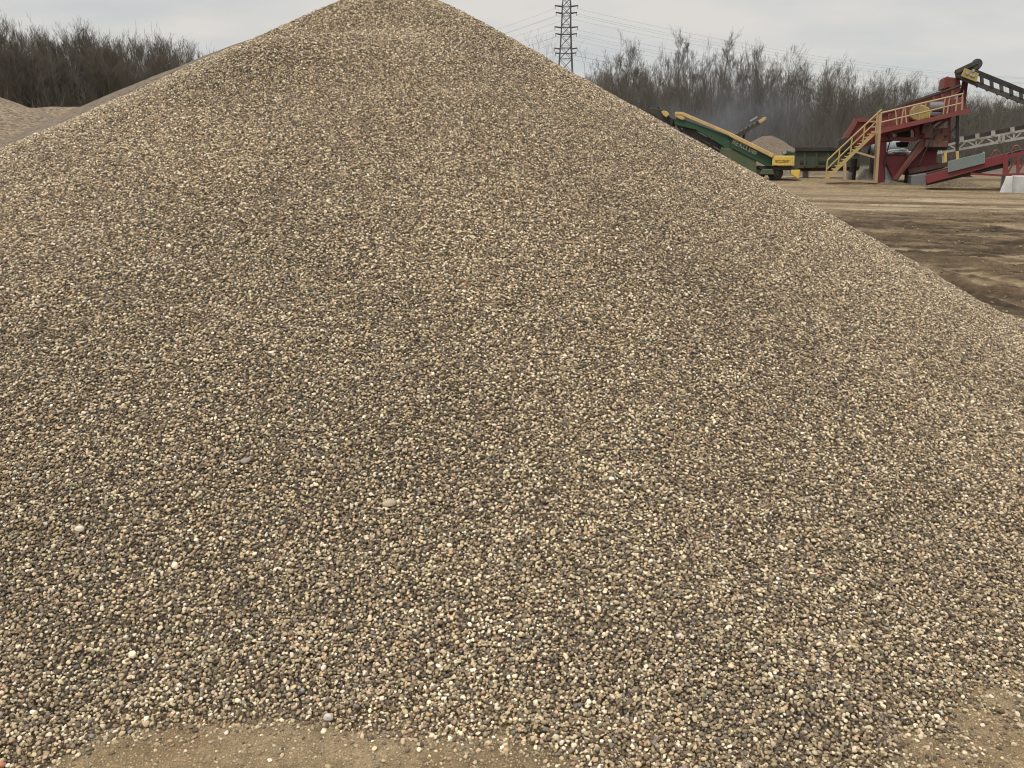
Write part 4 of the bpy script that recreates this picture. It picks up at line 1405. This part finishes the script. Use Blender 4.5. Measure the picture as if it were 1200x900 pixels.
    for x, y in ((1167, 182), (1190.5, 176.5), (1214, 170), (1238, 164)):
        c = W(x, y, Y - .62)
        n = 10
        for i in range(n):
            t0, t1 = math.pi * i / n * 1.2 + .2, math.pi * (i + 1) / n * 1.2 + .2
            m.tube((c.x + .16 * math.cos(t0), c.y, c.z + .22 * math.sin(t0)), (c.x + .16 * math.cos(t1), c.y, c.z + .22 * math.sin(t1)), .04, 6)
    m.build('hoop', M['red_old'], root)
    # --- concrete block carrying it
    Yb = 43.5
    m = MB()
    A = [W(1170, 226.5, Yb), W(1228, 229, Yb)]; T = [W(1179, 206.4, Yb + .5), W(1222, 206, Yb + .5)]
    zb = A[0].z - .1
    vs = [(A[0].x, Yb, zb), (A[1].x, Yb, zb), (A[1].x, Yb + 3, zb), (A[0].x + .3, Yb + 3, zb), (T[0].x, Yb + .35, T[0].z), (T[1].x, Yb + .35, T[0].z), (T[1].x, Yb + 2.7, T[0].z), (T[0].x, Yb + 2.7, T[0].z)]
    m.add(vs, [(0, 3, 2, 1), (4, 5, 6, 7), (0, 1, 5, 4), (1, 2, 6, 5), (2, 3, 7, 6), (3, 0, 4, 7)])
    # end piece set forward
    c = W(1188, 207, Yb - .12); d = W(1186, 229, Yb - .12)
    e = W(1230, 207, Yb - .12)
    m.prism([(d.x, zb), (e.x + .6, zb), (e.x, T[0].z + .03), (c.x, T[0].z + .03)], Yb - .1, Yb + 3.05)
    o = m.build('concrete_pier', M['concrete'], None, .03)
    tag(o, 'big pale concrete block under the red conveyor at the right edge', 'concrete block')
    for px, py, yy, rx, ry, h, lab in ((1100, 220, 47.3, .9, .6, .12, 'low spill of brown dirt beside the grey footing of the red plant'), (1116, 216, 47.2, 1.7, .9, .26, 'low spill of brown dirt under the lower end of the red conveyor'),
                                       (1046, 215, 47.6, 1.2, .7, .16, 'low spill of brown dirt below the red V shaped hopper'), (1012, 214, 47.4, 1.1, .6, .16, 'small spill of brown dirt beside the foot of the yellow stairs')):
        c = to_world(W(px, py, yy))
        gx, gy = np.meshgrid(np.linspace(-1, 1, 60), np.linspace(-1, 1, 50), indexing='ij')
        X = c.x + gx * rx; Y = c.y + gy * ry
        Z = ground_z(X, Y) - .06 + (h + .06) * np.clip(1 - np.hypot(gx, gy), 0, 1) ** .9 * (.6 + .8 * fbm(X * 1.8, Y * 1.8, 121, 3)) + .03 * fbm(X * 9, Y * 9, 122, 2)
        o = link('dirt_spill', grid_mesh('dirt_spill', X, Y, Z), M['spill'])
        tag(o, lab, 'dirt spill')
    # --- parked trailer chassis under the conveyor
    Yc = 60.0
    q = W(1128, 213, Yc)
    root = empty('trailer', (q.x, Yc, q.z), 'dark trailer chassis with white patches seen under the red conveyor', 'trailer')
    m = MB(); m.box(W(1114, 209, Yc), W(1142, 207, Yc) + Vector((0, 2, 0))); m.build('deck', M['dark'], root, .02)
    m = MB(); m.box(W(1131, 207, Yc), W(1139, 202.5, Yc) + Vector((0, 2, 0))); m.build('body', M['white'], root, .05)
    for x in (1117, 1124.5, 1131.5):
        c = W(x, 212, Yc - .05)
        m = MB(); m.tube((c.x, Yc - .1, c.z), (c.x, Yc + .3, c.z), .42, 16); w = m.build('wheel', M['black'], root, .03)
        m = MB(); m.tube((c.x, Yc - .14, c.z), (c.x, Yc - .05, c.z), .2, 12); m.build('rim', M['white'], w)


# ------------------------------------------------------------------ smoke drifting in front of the wood
def build_smoke():
    c = W(850, 140, 73)
    bm = bmesh.new(); bmesh.ops.create_icosphere(bm, subdivisions=3, radius=1)
    for v in bm.verts: v.co = Vector((v.co.x * 9.5, v.co.y * 4.5, v.co.z * 4.6))
    me = bpy.data.meshes.new('smoke'); bm.to_mesh(me); bm.free()
    m = bpy.data.materials.new('thin_smoke'); m.use_nodes = True
    nt = m.node_tree; nt.nodes.clear(); L = nt.links.new
    tc = N(nt, 'ShaderNodeTexCoord')
    mp = N(nt, 'ShaderNodeMapping'); mp.inputs['Scale'].default_value = (1 / 9.5, 1 / 4.5, 1 / 4.6); L(tc.outputs['Object'], mp.inputs[0])
    ln = N(nt, 'ShaderNodeVectorMath', operation='LENGTH'); L(mp.outputs[0], ln.inputs[0])
    fo = N(nt, 'ShaderNodeMapRange', interpolation_type='SMOOTHSTEP'); fo.inputs[1].default_value = 1.0; fo.inputs[2].default_value = .1; L(ln.outputs['Value'], fo.inputs[0])
    nz = N(nt, 'ShaderNodeTexNoise', Scale=.22, Detail=3); L(tc.outputs['Object'], nz.inputs['Vector'])
    r = N(nt, 'ShaderNodeMapRange'); r.inputs[1].default_value = .38; r.inputs[2].default_value = .7; L(nz.outputs[0], r.inputs[0])
    mu = N(nt, 'ShaderNodeMath', operation='MULTIPLY'); L(fo.outputs[0], mu.inputs[0]); L(r.outputs[0], mu.inputs[1])
    m2 = N(nt, 'ShaderNodeMath', operation='MULTIPLY'); m2.inputs[1].default_value = .085; L(mu.outputs[0], m2.inputs[0])
    pv = N(nt, 'ShaderNodeVolumePrincipled'); pv.inputs['Color'].default_value = (.62, .68, .80, 1); L(m2.outputs[0], pv.inputs['Density'])
    out = N(nt, 'ShaderNodeOutputMaterial'); L(pv.outputs[0], out.inputs['Volume'])
    o = link('smoke', me, m); o.location = c
    tag(o, 'faint bluish smoke drifting in front of the wood above the green machine', 'smoke', None, 'stuff')


# ------------------------------------------------------------------ light
def build_light():
    EL, AZ = R(60), R(222)                         # behind the camera, from the left
    w = bpy.data.worlds.new('World'); S.world = w
    w.use_nodes = True
    nt = w.node_tree; nt.nodes.clear(); L = nt.links.new
    sky = N(nt, 'ShaderNodeTexSky', sky_type='NISHITA', sun_disc=False, sun_elevation=EL, sun_rotation=AZ)
    b1 = N(nt, 'ShaderNodeBackground', Strength=.1); L(sky.outputs[0], b1.inputs[0])
    tc = N(nt, 'ShaderNodeTexCoord')
    sep = N(nt, 'ShaderNodeSeparateXYZ'); L(tc.outputs['Generated'], sep.inputs[0])
    zc = N(nt, 'ShaderNodeMath', operation='MAXIMUM'); zc.inputs[1].default_value = 0.0; L(sep.outputs[2], zc.inputs[0])
    # cloud deck: directions dropped onto a flat layer
    za = N(nt, 'ShaderNodeMath', operation='ADD'); za.inputs[1].default_value = .22; L(zc.outputs[0], za.inputs[0])
    dv = N(nt, 'ShaderNodeVectorMath', operation='DIVIDE'); L(tc.outputs['Generated'], dv.inputs[0])
    cb = N(nt, 'ShaderNodeCombineXYZ')
    for i in range(3): L(za.outputs[0], cb.inputs[i])
    L(cb.outputs[0], dv.inputs[1])
    mp = N(nt, 'ShaderNodeMapping'); mp.inputs['Scale'].default_value = (.7, 1.1, 0); mp.inputs['Location'].default_value = (3.1, 1.7, 0)
    L(dv.outputs[0], mp.inputs[0])
    n1 = N(nt, 'ShaderNodeTexNoise', Scale=2.1, Detail=6, Roughness=.52); L(mp.outputs[0], n1.inputs['Vector'])
    r = N(nt, 'ShaderNodeMapRange'); r.inputs[1].default_value = .35; r.inputs[2].default_value = .65
    L(n1.outputs[0], r.inputs[0])
    mx = N(nt, 'ShaderNodeMix', data_type='RGBA')
    mx.inputs[6].default_value = (.59, .61, .61, 1); mx.inputs[7].default_value = (.75, .715, .67, 1)
    L(r.outputs[0], mx.inputs[0])
    # overcast sky: about three times brighter overhead than at the horizon
    zm = N(nt, 'ShaderNodeMapRange'); zm.inputs[1].default_value = .18; zm.inputs[2].default_value = 1.0; zm.inputs[3].default_value = 1.0; zm.inputs[4].default_value = 2.6
    L(zc.outputs[0], zm.inputs[0])
    b2 = N(nt, 'ShaderNodeBackground'); L(mx.outputs[2], b2.inputs[0]); L(zm.outputs[0], b2.inputs[1])
    ms = N(nt, 'ShaderNodeMixShader'); ms.inputs[0].default_value = .93
    L(b1.outputs[0], ms.inputs[1]); L(b2.outputs[0], ms.inputs[2])
    out = N(nt, 'ShaderNodeOutputWorld'); L(ms.outputs[0], out.inputs[0])
    su = bpy.data.lights.new('sun', 'SUN'); su.energy = 2.1; su.angle = R(11); su.color = (1, .96, .89)
    so = bpy.data.objects.new('sun', su); COL.objects.link(so)
    # sun_rotation is measured from +Y towards +X
    d = Vector((math.sin(AZ) * math.cos(EL), math.cos(AZ) * math.cos(EL), math.sin(EL)))
    so.rotation_euler = (-d).to_track_quat('-Z', 'Y').to_euler()
    S.view_settings.view_transform = 'Standard'; S.view_settings.look = 'None'
    S.view_settings.exposure = 0; S.view_settings.gamma = 1; S.view_settings.use_curve_mapping = False


build_light()
build_ground()
build_pile()
stone('stone', 457, 591, .023, (.36, .29, .2), 'large flat tan stone lying alone near the middle of the gravel slope', 1.0, .45)
stone('stone', 288, 541, .017, (.22, .195, .165), 'large flat grey stone on the gravel slope, up and left of the tan stone', 2.3, .5)
stone('stone', 95, 621, .015, (.66, .60, .46), 'pale cream stone standing out at the left side of the gravel slope', 3.1, .7)
stone('stone', 2, 897, .010, (.40, .16, .09), 'orange red stone in the bottom left corner', 4.4, .7)
stone('stone', 386, 842, .014, (.50, .47, .43), 'whitish angular stone at the foot of the pile above the left sand patch', 5.2, .75)
build_far_piles()
build_woods()
build_pylon()
build_smoke()
HEAD[0] = R(15)
build_screener()
HEAD[0] = R(20)
build_feed_hopper()
HEAD[0] = R(17)
build_plant()
HEAD[0] = R(25)
build_conveyors()
